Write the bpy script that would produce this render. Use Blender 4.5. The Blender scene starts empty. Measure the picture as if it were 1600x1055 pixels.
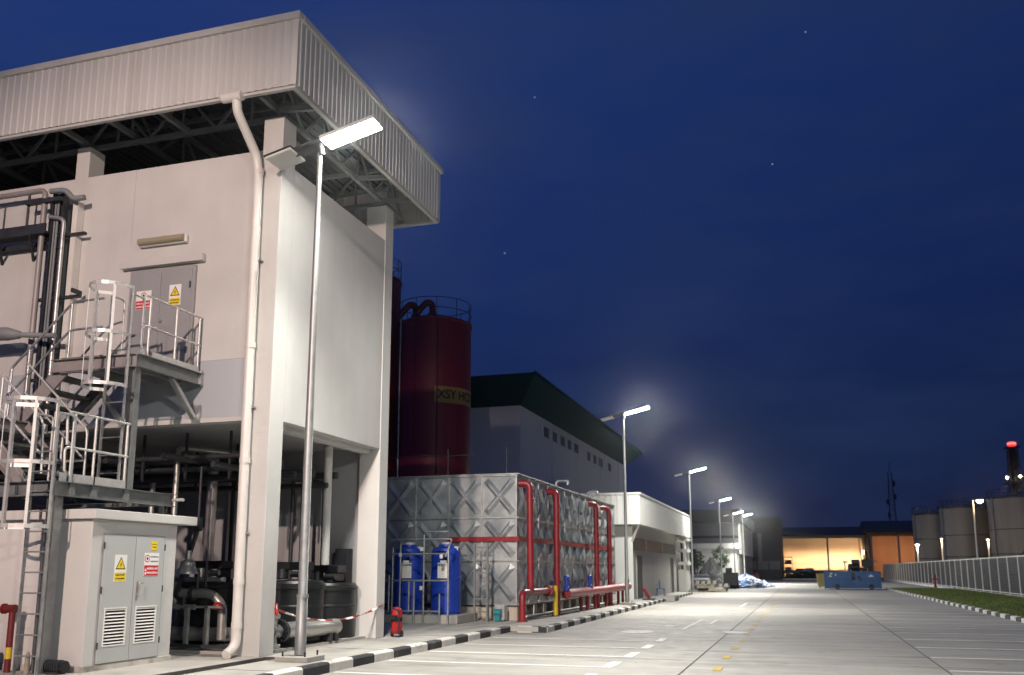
import bpy, math, random
from mathutils import Vector, Matrix
random.seed(11)
R = math.radians
scene = bpy.context.scene
col = scene.collection

# ------------------------------------------------------------------ camera
F, PXC, PYC, TH, YAW, EYE = 1424.0, 800.0, 633.0, math.atan(257/1424), math.atan(455/1447), 1.6
fw = Vector((-math.sin(YAW)*math.cos(TH), math.cos(YAW)*math.cos(TH), math.sin(TH)))
rt = Vector((math.cos(YAW), math.sin(YAW), 0))
up = rt.cross(fw)
cam = bpy.data.cameras.new('camera')
co = bpy.data.objects.new('camera', cam); col.objects.link(co)
m = Matrix((rt, up, -fw)).transposed().to_4x4(); m.translation = Vector((0, 0, EYE))
co.matrix_world = m
cam.sensor_width = 36; cam.lens = F/1600*36
cam.shift_y = (PYC-527.5)/1600
cam.clip_start = .1; cam.clip_end = 3000
cam.dof.use_dof = True; cam.dof.focus_distance = 15; cam.dof.aperture_fstop = 1.6
scene.camera = co

# ------------------------------------------------------------------ render
scene.render.engine = 'CYCLES'
cy = scene.cycles
cy.use_denoising = True
cy.max_bounces = 6; cy.diffuse_bounces = 3; cy.glossy_bounces = 3; cy.transparent_max_bounces = 8
cy.sample_clamp_indirect = 4; cy.sample_clamp_direct = 0
cy.caustics_reflective = False; cy.caustics_refractive = False
vs = scene.view_settings
vs.view_transform = 'Standard'; vs.look = 'None'; vs.exposure = .28; vs.gamma = 1; vs.use_curve_mapping = False

# ------------------------------------------------------------------ dusk sky
world = bpy.data.worlds.new('World'); scene.world = world; world.use_nodes = True
nt = world.node_tree; nt.nodes.clear()
def N(t, **k):
    n = nt.nodes.new(t)
    for a, b in k.items(): setattr(n, a, b)
    return n
out = N('ShaderNodeOutputWorld'); bg = N('ShaderNodeBackground'); tc = N('ShaderNodeTexCoord')
sep = N('ShaderNodeSeparateXYZ'); nt.links.new(tc.outputs['Generated'], sep.inputs[0])
rmp = N('ShaderNodeValToRGB')
nt.links.new(sep.outputs['Z'], rmp.inputs[0])
cr = rmp.color_ramp
cr.elements[0].position = 0.0; cr.elements[0].color = (.0085, .0125, .040, 1)
cr.elements[1].position = 1.0; cr.elements[1].color = (.006, .016, .085, 1)
for p, c in ((.06, (.0070, .0120, .042, 1)), (.14, (.0052, .0128, .050, 1)), (.30, (.0060, .0165, .076, 1)), (.55, (.0085, .022, .098, 1))):
    e = cr.elements.new(p); e.color = c
# soft cloud streaks
mp = N('ShaderNodeMapping'); mp.inputs['Scale'].default_value = (2.0, 2.0, 7.0)
nt.links.new(tc.outputs['Generated'], mp.inputs[0])
ns = N('ShaderNodeTexNoise'); ns.inputs['Scale'].default_value = 2.2; ns.inputs['Detail'].default_value = 6; ns.inputs['Roughness'].default_value = .55
nt.links.new(mp.outputs[0], ns.inputs['Vector'])
cl = N('ShaderNodeMapRange'); cl.inputs[1].default_value = .42; cl.inputs[2].default_value = .75; cl.inputs[3].default_value = 0; cl.inputs[4].default_value = .62
nt.links.new(ns.outputs[0], cl.inputs[0])
mx = N('ShaderNodeMixRGB'); nt.links.new(cl.outputs[0], mx.inputs[0]); nt.links.new(rmp.outputs[0], mx.inputs[1]); mx.inputs[2].default_value = (.013, .026, .080, 1)
# darker to the east (right)
dx = N('ShaderNodeMapRange'); dx.inputs[1].default_value = -.75; dx.inputs[2].default_value = .55; dx.inputs[3].default_value = 1.45; dx.inputs[4].default_value = .72
nt.links.new(sep.outputs['X'], dx.inputs[0])
ml = N('ShaderNodeMixRGB', blend_type='MULTIPLY'); ml.inputs[0].default_value = 1
cmb = N('ShaderNodeCombineXYZ')
for k in range(3): nt.links.new(dx.outputs[0], cmb.inputs[k])
nt.links.new(mx.outputs[0], ml.inputs[1]); nt.links.new(cmb.outputs[0], ml.inputs[2])
last = ml.outputs[0]
for d in ((-.24, .842, .483), (-.29, .896, .337), (-.008, .913, .408), (.03, .857, .515), (.112, .992, .06)):
    dt = N('ShaderNodeVectorMath', operation='DOT_PRODUCT')
    v = Vector(d).normalized(); dt.inputs[1].default_value = v
    nrm = N('ShaderNodeVectorMath', operation='NORMALIZE'); nt.links.new(tc.outputs['Generated'], nrm.inputs[0])
    nt.links.new(nrm.outputs[0], dt.inputs[0])
    gt = N('ShaderNodeMath', operation='GREATER_THAN'); gt.inputs[1].default_value = 1-2.6e-7
    nt.links.new(dt.outputs['Value'], gt.inputs[0])
    ad = N('ShaderNodeMixRGB', blend_type='ADD'); nt.links.new(gt.outputs[0], ad.inputs[0]); nt.links.new(last, ad.inputs[1]); ad.inputs[2].default_value = (.28, .28, .28, 1)
    last = ad.outputs[0]
nt.links.new(last, bg.inputs[0]); bg.inputs[1].default_value = 1.0
nt.links.new(bg.outputs[0], out.inputs[0])

# ------------------------------------------------------------------ lamps off the picture (unseen, behind the camera; the right-hand one is added)
LAMP_W = 4300; LAMP_C = (1.0, .97, .88)
def spot(name, loc, aim, watts, colr, size, blend=.3, rad=.15):
    l = bpy.data.lights.new(name, 'SPOT'); l.energy = watts; l.color = colr; l.spot_size = R(size); l.spot_blend = blend; l.shadow_soft_size = rad
    o = bpy.data.objects.new(name, l); col.objects.link(o); o.location = loc
    o.rotation_euler = (Vector(aim)-Vector(loc)).to_track_quat('-Z', 'Y').to_euler()
    return o
spot('yard_floodlight', (-4.5, -13, 12.5), (-11.8, 13.8, 4.8), 22000, (1.0, .745, .635), 34, .8, .25)
BEAMS = (((.62, .9, -.78), 1.0, 120), ((.62, -.9, -.78), 1.0, 120), ((.10, 0, -1), .7, 100))   # road optics: two long throws and a down light
for dv, k, sz in BEAMS:
    spot('unseen_yard_light', (-5.0, -11.6, 8.8), Vector((-5.0, -11.6, 8.8))+Vector((dv[0], dv[1], dv[2]-.25)), LAMP_W*k, LAMP_C, sz, 1.0, .2)
    spot('unseen_yard_light', (8.2, -4, 9.1), Vector((8.2, -4, 9.1))+Vector((-dv[0], dv[1], dv[2])), LAMP_W*k*.9, LAMP_C, sz, 1.0, .2)  # unseen right-hand light, added to light the side wall evenly

# ------------------------------------------------------------------ materials
def mat(name, c, rough=.6, metal=0, var=.12, scale=3.0, bump=0, bscale=40, streak=False, c2=None, spec=.5, coords='Object', thr=(.4, .7), fac2=1.0, grime=0):
    m = bpy.data.materials.new(name); m.use_nodes = True
    t = m.node_tree; b = t.nodes['Principled BSDF']
    b.inputs['Roughness'].default_value = rough; b.inputs['Metallic'].default_value = metal
    b.inputs['Specular IOR Level'].default_value = spec
    L = t.links.new
    co_ = t.nodes.new('ShaderNodeTexCoord'); mp_ = t.nodes.new('ShaderNodeMapping'); L(co_.outputs[coords], mp_.inputs[0])
    if streak: mp_.inputs['Scale'].default_value = (1, 1, .12)
    n = t.nodes.new('ShaderNodeTexNoise'); n.inputs['Scale'].default_value = scale; n.inputs['Detail'].default_value = 7; n.inputs['Roughness'].default_value = .6
    L(mp_.outputs[0], n.inputs['Vector'])
    r = t.nodes.new('ShaderNodeValToRGB'); L(n.outputs[0], r.inputs[0])
    lo = [x*(1-var) for x in c]; hi = [min(1, x*(1+var)) for x in c]
    r.color_ramp.elements[0].position = .3; r.color_ramp.elements[0].color = (*lo, 1)
    r.color_ramp.elements[1].position = .7; r.color_ramp.elements[1].color = (*hi, 1)
    outc = r.outputs[0]
    if c2 is not None:
        n2 = t.nodes.new('ShaderNodeTexNoise'); n2.inputs['Scale'].default_value = scale*.37; n2.inputs['Detail'].default_value = 5
        L(mp_.outputs[0], n2.inputs['Vector'])
        mr = t.nodes.new('ShaderNodeMapRange'); mr.inputs[1].default_value = thr[0]; mr.inputs[2].default_value = thr[1]; mr.inputs[4].default_value = fac2
        L(n2.outputs[0], mr.inputs[0])
        mm = t.nodes.new('ShaderNodeMixRGB'); L(mr.outputs[0], mm.inputs[0]); L(outc, mm.inputs[1]); mm.inputs[2].default_value = (*c2, 1)
        outc = mm.outputs[0]
    if grime:
        mg = t.nodes.new('ShaderNodeMapping'); mg.inputs['Scale'].default_value = (2.2, 2.2, .14); L(co_.outputs[coords], mg.inputs[0])
        ng = t.nodes.new('ShaderNodeTexNoise'); ng.inputs['Scale'].default_value = 1.0; ng.inputs['Detail'].default_value = 6; L(mg.outputs[0], ng.inputs['Vector'])
        rg = t.nodes.new('ShaderNodeMapRange'); rg.inputs[1].default_value = .48; rg.inputs[2].default_value = .72; rg.inputs[4].default_value = grime; L(ng.outputs[0], rg.inputs[0])
        mq = t.nodes.new('ShaderNodeMixRGB'); L(rg.outputs[0], mq.inputs[0]); L(outc, mq.inputs[1]); mq.inputs[2].default_value = (c[0]*.62, c[1]*.60, c[2]*.56, 1); outc = mq.outputs[0]
    L(outc, b.inputs['Base Color'])
    rr = t.nodes.new('ShaderNodeMapRange'); rr.inputs[3].default_value = max(.05, rough-.1); rr.inputs[4].default_value = min(1, rough+.1)
    L(n.outputs[0], rr.inputs[0]); L(rr.outputs[0], b.inputs['Roughness'])
    if bump:
        n3 = t.nodes.new('ShaderNodeTexNoise'); n3.inputs['Scale'].default_value = bscale; n3.inputs['Detail'].default_value = 4
        L(co_.outputs[coords], n3.inputs['Vector'])
        bp = t.nodes.new('ShaderNodeBump'); bp.inputs['Strength'].default_value = bump; bp.inputs['Distance'].default_value = .02
        L(n3.outputs[0], bp.inputs['Height']); L(bp.outputs[0], b.inputs['Normal'])
    return m
def emis(name, c, s):
    m = bpy.data.materials.new(name); m.use_nodes = True; t = m.node_tree
    b = t.nodes['Principled BSDF']; b.inputs['Base Color'].default_value = (.8, .8, .8, 1)
    b.inputs['Emission Color'].default_value = (*c, 1); b.inputs['Emission Strength'].default_value = s
    return m
M = {}
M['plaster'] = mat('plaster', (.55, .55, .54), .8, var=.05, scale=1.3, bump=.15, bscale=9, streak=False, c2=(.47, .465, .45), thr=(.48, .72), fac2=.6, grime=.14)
M['plaster_shade_joint'] = mat('plaster_shade_joint', (.40, .43, .47), .8, var=.06, scale=1.3, bump=.1, bscale=12, streak=True)  # grey of the painted-in shadow band, also used for the wall joints
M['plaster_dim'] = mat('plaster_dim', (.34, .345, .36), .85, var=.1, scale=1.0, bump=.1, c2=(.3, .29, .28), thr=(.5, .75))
M['sheet'] = mat('corrugated_sheet', (.60, .60, .58), .45, .1, var=.05, scale=1.2, streak=True, grime=.25)
M['sheet_dark'] = mat('roof_deck', (.075, .085, .10), .7, 0, var=.15)
M['truss'] = mat('truss_paint', (.20, .215, .23), .6, 0, var=.1)
M['steel'] = mat('weathered_steel', (.22, .235, .235), .5, .5, var=.15, scale=7)
M['polegalv'] = mat('pole_galvanising', (.30, .31, .31), .45, .6, var=.12, scale=7)
M['galv'] = mat('galvanised_steel', (.50, .52, .52), .42, .75, var=.16, scale=9, c2=(.36, .38, .39), thr=(.45, .65))
M['galvtank'] = mat('galvanised_panel', (.47, .50, .51), .40, .55, var=.22, scale=2.2, bump=.12, bscale=14, c2=(.22, .26, .29), thr=(.4, .65))
M['lightrail'] = mat('galvanised_rail', (.62, .62, .60), .45, .5, var=.1, scale=12)
M['brownsteel'] = mat('painted_stringer', (.30, .28, .28), .5, .2, var=.12)
M['grating'] = mat('tread_grating', (.15, .16, .16), .6, .4, var=.2, scale=14)
M['pvc'] = mat('pvc_pipe', (.68, .67, .64), .38, var=.05, scale=3)
M['doorgrey'] = mat('door_paint', (.30, .305, .315), .45, var=.05, scale=2, streak=True)
M['doorgrey2'] = mat('kiosk_door_paint', (.44, .46, .46), .42, var=.05, scale=2, streak=True)
M['dark'] = mat('dark_metal', (.036, .039, .046), .5, .2, var=.3, scale=6)
M['black'] = mat('black_plastic', (.010, .0115, .014), .42, 0, var=.3, scale=5)
M['void'] = mat('louvre_gap', (.01, .01, .01), .9)
M['stainless'] = mat('stainless_steel', (.62, .58, .54), .30, .75, var=.1, scale=2, streak=True)
M['satin'] = mat('satin_stainless', (.50, .50, .47), .36, .7, var=.12, scale=5)
M['red'] = mat('red_paint', (.27, .018, .026), .4, 0, var=.2, scale=5, c2=(.17, .02, .024), thr=(.5, .7))
M['redbright'] = mat('red_cover', (.36, .018, .018), .32, 0, var=.15, scale=8)
M['redpost'] = mat('dull_red_post', (.13, .012, .014), .5, 0, var=.25, scale=6)
M['binyellow'] = mat('faded_yellow', (.36, .29, .10), .6, 0, var=.2, scale=2)
M['yellow'] = mat('yellow_paint', (.62, .46, .03), .45, 0, var=.1)
M['white'] = mat('white_paint', (.76, .76, .73), .5, 0, var=.05)
M['signwhite'] = mat('sign_white', (.80, .80, .78), .4, 0, var=.03)
M['signyellow'] = mat('sign_yellow', (.80, .60, .02), .4, 0, var=.03)
M['signred'] = mat('sign_red', (.55, .02, .03), .4, 0, var=.03)
M['signblack'] = mat('sign_black', (.02, .02, .02), .5)
M['blue'] = mat('blue_plastic', (.015, .055, .42), .4, 0, var=.14, scale=3)
M['skipblue'] = mat('skip_paint', (.035, .105, .26), .5, 0, var=.14, scale=3, c2=(.05, .13, .30), thr=(.55, .75), streak=True)
M['teal'] = mat('teal_paint', (.02, .20, .24), .4)
M['concrete'] = mat('concrete', (.40, .39, .36), .85, 0, var=.14, scale=2.2, bump=.25, bscale=30, c2=(.27, .26, .24), thr=(.5, .75), fac2=.8)
M['beige'] = mat('beige_concrete', (.50, .45, .37), .85, 0, var=.1, scale=3, c2=(.3, .28, .25), thr=(.55, .8))
M['dirtplinth'] = mat('dirty_plinth', (.50, .48, .44), .85, 0, var=.2, scale=5, c2=(.10, .09, .08), thr=(.5, .66))
M['kerbwhite'] = mat('kerb_white', (.66, .65, .61), .8, 0, var=.10, scale=6, bump=.2, c2=(.20, .19, .18), thr=(.56, .72))
M['kerbblack'] = mat('kerb_black', (.030, .031, .034), .75, 0, var=.35, scale=6, bump=.2, c2=(.11, .11, .105), thr=(.6, .75))
M['maroon'] = mat('maroon_silo_paint', (.16, .010, .026), .5, 0, var=.2, scale=1.2, streak=True)
M['silolabel'] = mat('silo_label', (.28, .21, .05), .5, 0, var=.1)
M['greenroof'] = mat('green_roof_sheet', (.006, .040, .048), .85, 0, var=.15, scale=.8, spec=.08)
M['hallwall'] = mat('hall_wall', (.17, .17, .175), .85, 0, var=.08, scale=.5, streak=True)
M['slotconc'] = mat('dark_slot_concrete', (.085, .08, .072), .6, 0, var=.4, scale=5)  # darker concrete for the drain slot lining
M['shedbrown'] = mat('shed_brown', (.30, .17, .11), .85, 0, var=.15, scale=.6, streak=True)
M['farwall'] = mat('far_wall', (.58, .60, .64), .85, 0, var=.06, scale=.4, streak=True)
M['farwin'] = mat('far_window', (.075, .08, .085), .35, 0, var=.2)
M['white2'] = mat('white_sheet', (.74, .75, .72), .55, 0, var=.04, scale=1, streak=True)
M['greywall'] = mat('grey_render', (.42, .41, .39), .85, 0, var=.06, scale=.8, streak=True)
M['farroof'] = mat('dark_roof_sheet', (.035, .045, .055), .7)
M['navy'] = mat('dark_cladding', (.022, .026, .032), .7, 0, var=.2, scale=.4)
M['shedwall'] = mat('shed_wall', (.55, .50, .42), .85, 0, var=.08, scale=.3, streak=True)
M['tankwhite'] = mat('storage_tank_paint', (.31, .295, .275), .6, 0, var=.1, scale=.35, streak=True, c2=(.15, .135, .12), thr=(.45, .65), grime=.8)
M['fencewhite'] = mat('fence_paint', (.70, .70, .68), .5, .1, var=.06)
M['fencewire'] = mat('fence_wire', (.20, .20, .20), .5, .3, var=.06)
M['asphalt'] = mat('dark_ground', (.055, .056, .058), .9, 0, var=.2, scale=.4, bump=.2)
M['grass'] = mat('grass_green', (.12, .165, .035), .9, 0, var=.4, scale=2.5, c2=(.16, .165, .06), thr=(.5, .75))
M['leaf'] = mat('leaf_green', (.030, .075, .020), .7, 0, var=.5, scale=2)
M['bark'] = mat('bark', (.12, .09, .06), .9, 0, var=.3, scale=8)
M['hedge'] = mat('hedge_green', (.028, .05, .022), .9, 0, var=.5, scale=2)
M['tarp'] = mat('grey_tarpaulin', (.09, .09, .095), .6, 0, var=.25, scale=2)
M['bluetarp'] = mat('blue_tarpaulin', (.16, .36, .70), .5, 0, var=.3, scale=2, c2=(.65, .68, .72), thr=(.45, .6))
M['wood'] = mat('old_timber', (.28, .25, .20), .85, 0, var=.3, scale=6)
M['markwhite'] = mat('road_paint_white', (.80, .79, .75), .8, 0, var=.10, scale=14, c2=(.50, .49, .46), thr=(.56, .72))
M['markyellow'] = mat('road_paint_yellow', (.52, .37, .07), .8, 0, var=.16, scale=14, c2=(.38, .33, .2), thr=(.5, .68))
M['joint'] = mat('joint_sealant', (.07, .068, .065), .85, 0, var=.2)
M['bulb'] = emis('lamp_glow', (1, .97, .88), 140)
M['bulbwarm'] = emis('small_lamp_glow', (1, .78, .45), 30)
M['bulbred'] = emis('red_beacon', (1, .03, .02), 1.6)
M['bulbpink'] = emis('red_beacon_core', (1, .22, .16), 1.6)
M['flood'] = emis('flood_glow', (1, .80, .50), 40)
M['pvcclear'] = mat('diffuser', (.33, .29, .20), .4, 0, var=.05)

# road concrete with blotches, tyre grime and slab tone changes
def road_mat():
    m = bpy.data.materials.new('road_concrete'); m.use_nodes = True; t = m.node_tree; L = t.links.new
    b = t.nodes['Principled BSDF']
    tc_ = t.nodes.new('ShaderNodeTexCoord')
    def noise(sc, det, mapscale=(1, 1, 1), rough=.6):
        mp_ = t.nodes.new('ShaderNodeMapping'); mp_.inputs['Scale'].default_value = mapscale; L(tc_.outputs['Object'], mp_.inputs[0])
        n = t.nodes.new('ShaderNodeTexNoise'); n.inputs['Scale'].default_value = sc; n.inputs['Detail'].default_value = det; n.inputs['Roughness'].default_value = rough
        L(mp_.outputs[0], n.inputs['Vector']); return n
    def ramp(n, a, b_, c0, c1):
        r = t.nodes.new('ShaderNodeMapRange'); r.inputs[1].default_value = a; r.inputs[2].default_value = b_; r.inputs[3].default_value = c0; r.inputs[4].default_value = c1
        L(n.outputs[0], r.inputs[0]); return r
    def mul(a, b_):
        q = t.nodes.new('ShaderNodeMath'); q.operation = 'MULTIPLY'; L(a.outputs[0], q.inputs[0]); L(b_.outputs[0], q.inputs[1]); return q
    f = mul(ramp(noise(.35, 6), .35, .7, .86, 1.10), ramp(noise(1.2, 8, (.35, 1.6, 1)), .42, .68, 1.06, .80))
    f = mul(f, ramp(noise(60, 3), .3, .7, .90, 1.08))
    f = mul(f, ramp(noise(.8, 5, (1.1, .5, 1), .7), .60, .74, 1.0, .66))
    f = mul(f, ramp(noise(.55, 4, (.35, 1.5, 1), .5), .62, .72, 1.0, .58))
    f = mul(f, ramp(noise(5, 3, (1, 1, 1), .5), .68, .74, 1.0, .72))
    # brick texture = slab by slab tone
    bk = t.nodes.new('ShaderNodeTexBrick'); bk.offset = 0; bk.inputs['Scale'].default_value = 1
    bk.inputs['Brick Width'].default_value = 4.0; bk.inputs['Row Height'].default_value = 6.0; bk.inputs['Mortar Size'].default_value = 0
    bk.inputs['Color1'].default_value = (.90, .90, .90, 1); bk.inputs['Color2'].default_value = (1.08, 1.08, 1.08, 1)
    mp_ = t.nodes.new('ShaderNodeMapping'); mp_.inputs['Location'].default_value = (1.9, 1.0, 0); L(tc_.outputs['Object'], mp_.inputs[0]); L(mp_.outputs[0], bk.inputs['Vector'])
    f = mul(f, bk)
    mm = t.nodes.new('ShaderNodeMixRGB'); mm.blend_type = 'MULTIPLY'; mm.inputs[0].default_value = 1; mm.inputs[1].default_value = (.375, .36, .33, 1)
    cb = t.nodes.new('ShaderNodeCombineXYZ')
    for k in range(3): L(f.outputs[0], cb.inputs[k])
    L(cb.outputs[0], mm.inputs[2]); L(mm.outputs[0], b.inputs['Base Color'])
    L(ramp(noise(3, 5), .3, .7, .62, .85).outputs[0], b.inputs['Roughness'])
    bp = t.nodes.new('ShaderNodeBump'); bp.inputs['Strength'].default_value = .35; bp.inputs['Distance'].default_value = .01
    L(noise(45, 4).outputs[0], bp.inputs['Height']); L(bp.outputs[0], b.inputs['Normal'])
    return m
M['road'] = road_mat()

# ------------------------------------------------------------------ mesh builder
BASE = {}
class MB:
    def __init__(s, M_=None): s.v = []; s.f = []; s.sm = []; s.mi = []; s.pc = []; s.M = M_; s.cur = 0; s.k = 0; s.deep = 0
    def add(s, vs_, fs, smooth=False):
        k = len(s.v)
        for p in vs_:
            p = Vector(p); s.v.append(s.M @ p if s.M else p)
        if not s.deep: s.k += 1
        for q in fs: s.f.append([k+i for i in q]); s.sm.append(smooth); s.mi.append(s.cur); s.pc.append(s.k)
        return s
    def box(s, x0, x1, y0, y1, z0, z1):
        x0, x1 = sorted((x0, x1)); y0, y1 = sorted((y0, y1)); z0, z1 = sorted((z0, z1))
        return s.add([(x0,y0,z0),(x1,y0,z0),(x1,y1,z0),(x0,y1,z0),(x0,y0,z1),(x1,y0,z1),(x1,y1,z1),(x0,y1,z1)],
              [(0,3,2,1),(4,5,6,7),(0,1,5,4),(1,2,6,5),(2,3,7,6),(3,0,4,7)])
    def beam(s, p, q, w, h, upv=(0, 0, 1)):
        p = Vector(p); q = Vector(q); d = (q-p).normalized(); u = Vector(upv)
        if abs(d.dot(u)) > .95: u = Vector((0, 1, 0)) if abs(d.y) < .9 else Vector((1, 0, 0))
        r = d.cross(u).normalized()*w/2; u = r.cross(d).normalized()*h/2
        return s.add([p-r-u, p+r-u, p+r+u, p-r+u, q-r-u, q+r-u, q+r+u, q-r+u],
              [(0,1,2,3),(7,6,5,4),(0,4,5,1),(1,5,6,2),(2,6,7,3),(3,7,4,0)])
    def chan(s, p, q, h, w, t=.012, side=1):   # C channel along p-q, web vertical, flanges to +side
        p = Vector(p); q = Vector(q); d = (q-p).normalized(); r = d.cross(Vector((0, 0, 1))).normalized()*side
        s.beam(p, q, t, h)
        for z in (-1, 1):
            o = r*(w/2+t/2) + Vector((0, 0, z*(h/2-t/2)))
            s.beam(p+o, q+o, w, t)
        return s
    def ibeam(s, p, q, b, h, t=.014, dirv=(1, 0, 0)):  # vertical I section, flanges normal to dirv
        p = Vector(p); q = Vector(q); dv = Vector(dirv)
        o = Vector((-dv.y, dv.x, 0))
        def col_(c, wx, wo):
            vs_ = []
            for z in (p.z, q.z):
                for a, b_ in ((-1,-1),(1,-1),(1,1),(-1,1)):
                    vs_.append(Vector((p.x, p.y, z)) + c + dv*a*wx/2 + o*b_*wo/2)
            s.add(vs_, [(0,1,2,3),(7,6,5,4),(0,4,5,1),(1,5,6,2),(2,6,7,3),(3,7,4,0)])
        col_(Vector(), h-2*t, t); col_(dv*(h/2-t/2), t, b); col_(-dv*(h/2-t/2), t, b)
        return s
    def tube(s, pts, r, n=10, caps=True):
        pts = [Vector(p) for p in pts]; rs = r if isinstance(r, (list, tuple)) else [r]*len(pts)
        d0 = (pts[1]-pts[0]).normalized(); u = d0.orthogonal().normalized(); rings = []; vs_ = []
        for i, p in enumerate(pts):
            if i == 0: t = d0
            elif i == len(pts)-1: t = (pts[i]-pts[i-1]).normalized()
            else: t = ((pts[i]-pts[i-1]).normalized()+(pts[i+1]-pts[i]).normalized()).normalized()
            u = (u-t*u.dot(t)).normalized(); w = t.cross(u)
            k = 1.0
            if 0 < i < len(pts)-1:
                c = max(.5, t.dot((pts[i]-pts[i-1]).normalized())); k = 1/c if c < .99 else 1
            for j in range(n):
                a = 2*math.pi*j/n; vs_.append(p+(u*math.cos(a)+w*math.sin(a))*rs[i]*(1 if k > 1.3 else 1))
        fs = []
        for i in range(len(pts)-1):
            for j in range(n): fs.append((i*n+j, i*n+(j+1) % n, (i+1)*n+(j+1) % n, (i+1)*n+j))
        s.add(vs_, fs, True)
        if caps:
            k = len(pts)-1
            s.add(vs_[:n], [tuple(reversed(range(n)))]); s.add(vs_[k*n:], [tuple(range(n))])
        return s
    def cyl(s, p, q, r, n=20): return s.tube([p, q], r, n)
    def lathe(s, prof, c, n=32):    # prof: (r,z) list, smooth sides per segment
        c = Vector(c)
        for (r0, z0), (r1, z1) in zip(prof, prof[1:]):
            vs_ = []
            for r, z in ((r0, z0), (r1, z1)):
                for j in range(n):
                    a = 2*math.pi*j/n; vs_.append(c+Vector((r*math.cos(a), r*math.sin(a), z)))
            s.add(vs_, [(j, (j+1) % n, n+(j+1) % n, n+j) for j in range(n)], True)
        for k, rev in ((0, True), (-1, False)):
            r, z = prof[k]
            if r > 1e-4:
                vs_ = [c+Vector((r*math.cos(2*math.pi*j/n), r*math.sin(2*math.pi*j/n), z)) for j in range(n)]
                s.add(vs_, [tuple(reversed(range(n))) if rev else tuple(range(n))])
        return s
    def prism(s, poly, vec):
        vec = Vector(vec); n = len(poly); a = [Vector(p) for p in poly]; b = [p+vec for p in a]
        return s.add(a+b, [tuple(reversed(range(n))), tuple(range(n, 2*n))]+[(i, (i+1) % n, n+(i+1) % n, n+i) for i in range(n)])
    def sheet(s, poly): return s.add(poly, [tuple(range(len(poly)))])
    def build(s, name, mats, parent=None, bevel=0, seg=2):
        if parent and name in EACH and len(set(s.pc)) > 1:      # every separate piece becomes a part of its own
            o = None
            for k in sorted(set(s.pc)):
                t = MB(); ix = {}
                for f, a, m_, p in zip(s.f, s.sm, s.mi, s.pc):
                    if p != k: continue
                    t.f.append([ix.setdefault(i, len(ix)) for i in f]); t.sm.append(a); t.mi.append(m_); t.pc.append(k)
                t.v = [None]*len(ix)
                for i, j in ix.items(): t.v[j] = s.v[i]
                o = t.build_one(name, mats, parent, bevel, seg)
            return o
        return s.build_one(name, mats, parent, bevel, seg)
    def build_one(s, name, mats, parent=None, bevel=0, seg=2):
        me = bpy.data.meshes.new(name); b = BASE.get(parent, Vector()) if parent else Vector()
        me.from_pydata([p-b for p in s.v], [], s.f)
        for p, a, k in zip(me.polygons, s.sm, s.mi): p.use_smooth = a; p.material_index = k
        me.validate(); me.update()
        o = bpy.data.objects.new(name, me); col.objects.link(o)
        for x in (mats if isinstance(mats, (list, tuple)) else [mats]): me.materials.append(M[x])
        if parent: o.parent = parent; BASE[o] = b
        else: BASE[o] = Vector()
        import bmesh
        bm = bmesh.new(); bm.from_mesh(me); bmesh.ops.recalc_face_normals(bm, faces=bm.faces); bm.to_mesh(me); bm.free()
        if bevel:
            bv = o.modifiers.new('bevel', 'BEVEL'); bv.width = bevel; bv.segments = seg; bv.limit_method = 'ANGLE'; bv.angle_limit = R(50)
        return o
EACH = {'hanger', 'ceiling_pipe', 'support_leg', 'stringer', 'tread', 'rung', 'purlin', 'ceiling_beam', 'pipe_clip', 'pipe_socket', 'bracket', 'hinge', 'joist', 'cleat', 'anchor_bolt',
        'saddle', 'valve_cap', 'vent_cap', 'tube', 'stile', 'leg', 'stand', 'pipe', 'timber', 'rubble', 'chock', 'cable', 'drain_pipe', 'vent_pipe', 'breather_pipe', 'toe_board', 'edge_beam',
        'pipe_band', 'wall_joint', 'aerial', 'antenna', 'girt', 'hatch', 'cable_tray', 'duct', 'vent_line', 'bolt', 'saddle'}
def _whole(fn):                                                 # a shape made of several add() calls counts as one piece
    def g(s, *a, **k):
        if not s.deep: s.k += 1
        s.deep += 1
        try: return fn(s, *a, **k)
        finally: s.deep -= 1
    return g
for _n in ('tube', 'chan', 'ibeam', 'lathe', 'cyl', 'beam', 'box', 'prism'): setattr(MB, _n, _whole(getattr(MB, _n)))
def arc(c, a, b, n=6):
    """quarter bend: from c+a to c+b around the corner whose centre is c+a+b"""
    c = Vector(c); a = Vector(a); b = Vector(b); out_ = []
    for i in range(n+1):
        t = i/n*math.pi/2
        out_.append(c + a*(1-math.sin(t)) + b*(1-math.cos(t)))
    return out_
def bend(pts, r=.12, n=5):
    """polyline with rounded corners"""
    pts = [Vector(p) for p in pts]; o = [pts[0]]
    for i in range(1, len(pts)-1):
        a = (pts[i-1]-pts[i]); b = (pts[i+1]-pts[i]); q = min(r, a.length*.49, b.length*.49)
        a = a.normalized()*q; b = b.normalized()*q
        for k in range(n+1):
            t = k/n; o.append(pts[i] + a*(1-t)**2 + b*t**2)
    o.append(pts[-1]); return o
def tag(o, label=None, cat=None, group=None, kind=None):
    if label: o['label'] = label
    if cat: o['category'] = cat
    if group: o['group'] = group
    if kind: o['kind'] = kind
    return o
def thing(name, loc, label, cat, group=None):
    o = bpy.data.objects.new(name, None); col.objects.link(o); o.location = loc; BASE[o] = Vector(loc)
    o.empty_display_size = .3
    return tag(o, label, cat, group)
def kids(o): return [c for c in bpy.data.objects if c.parent == o]
def copy_tree(o, parent=None):
    c = o.copy(); col.objects.link(c)
    if parent: c.parent = parent
    for ch in kids(o): copy_tree(ch, c)
    return c
def struct(o): return tag(o, kind='structure')
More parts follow.
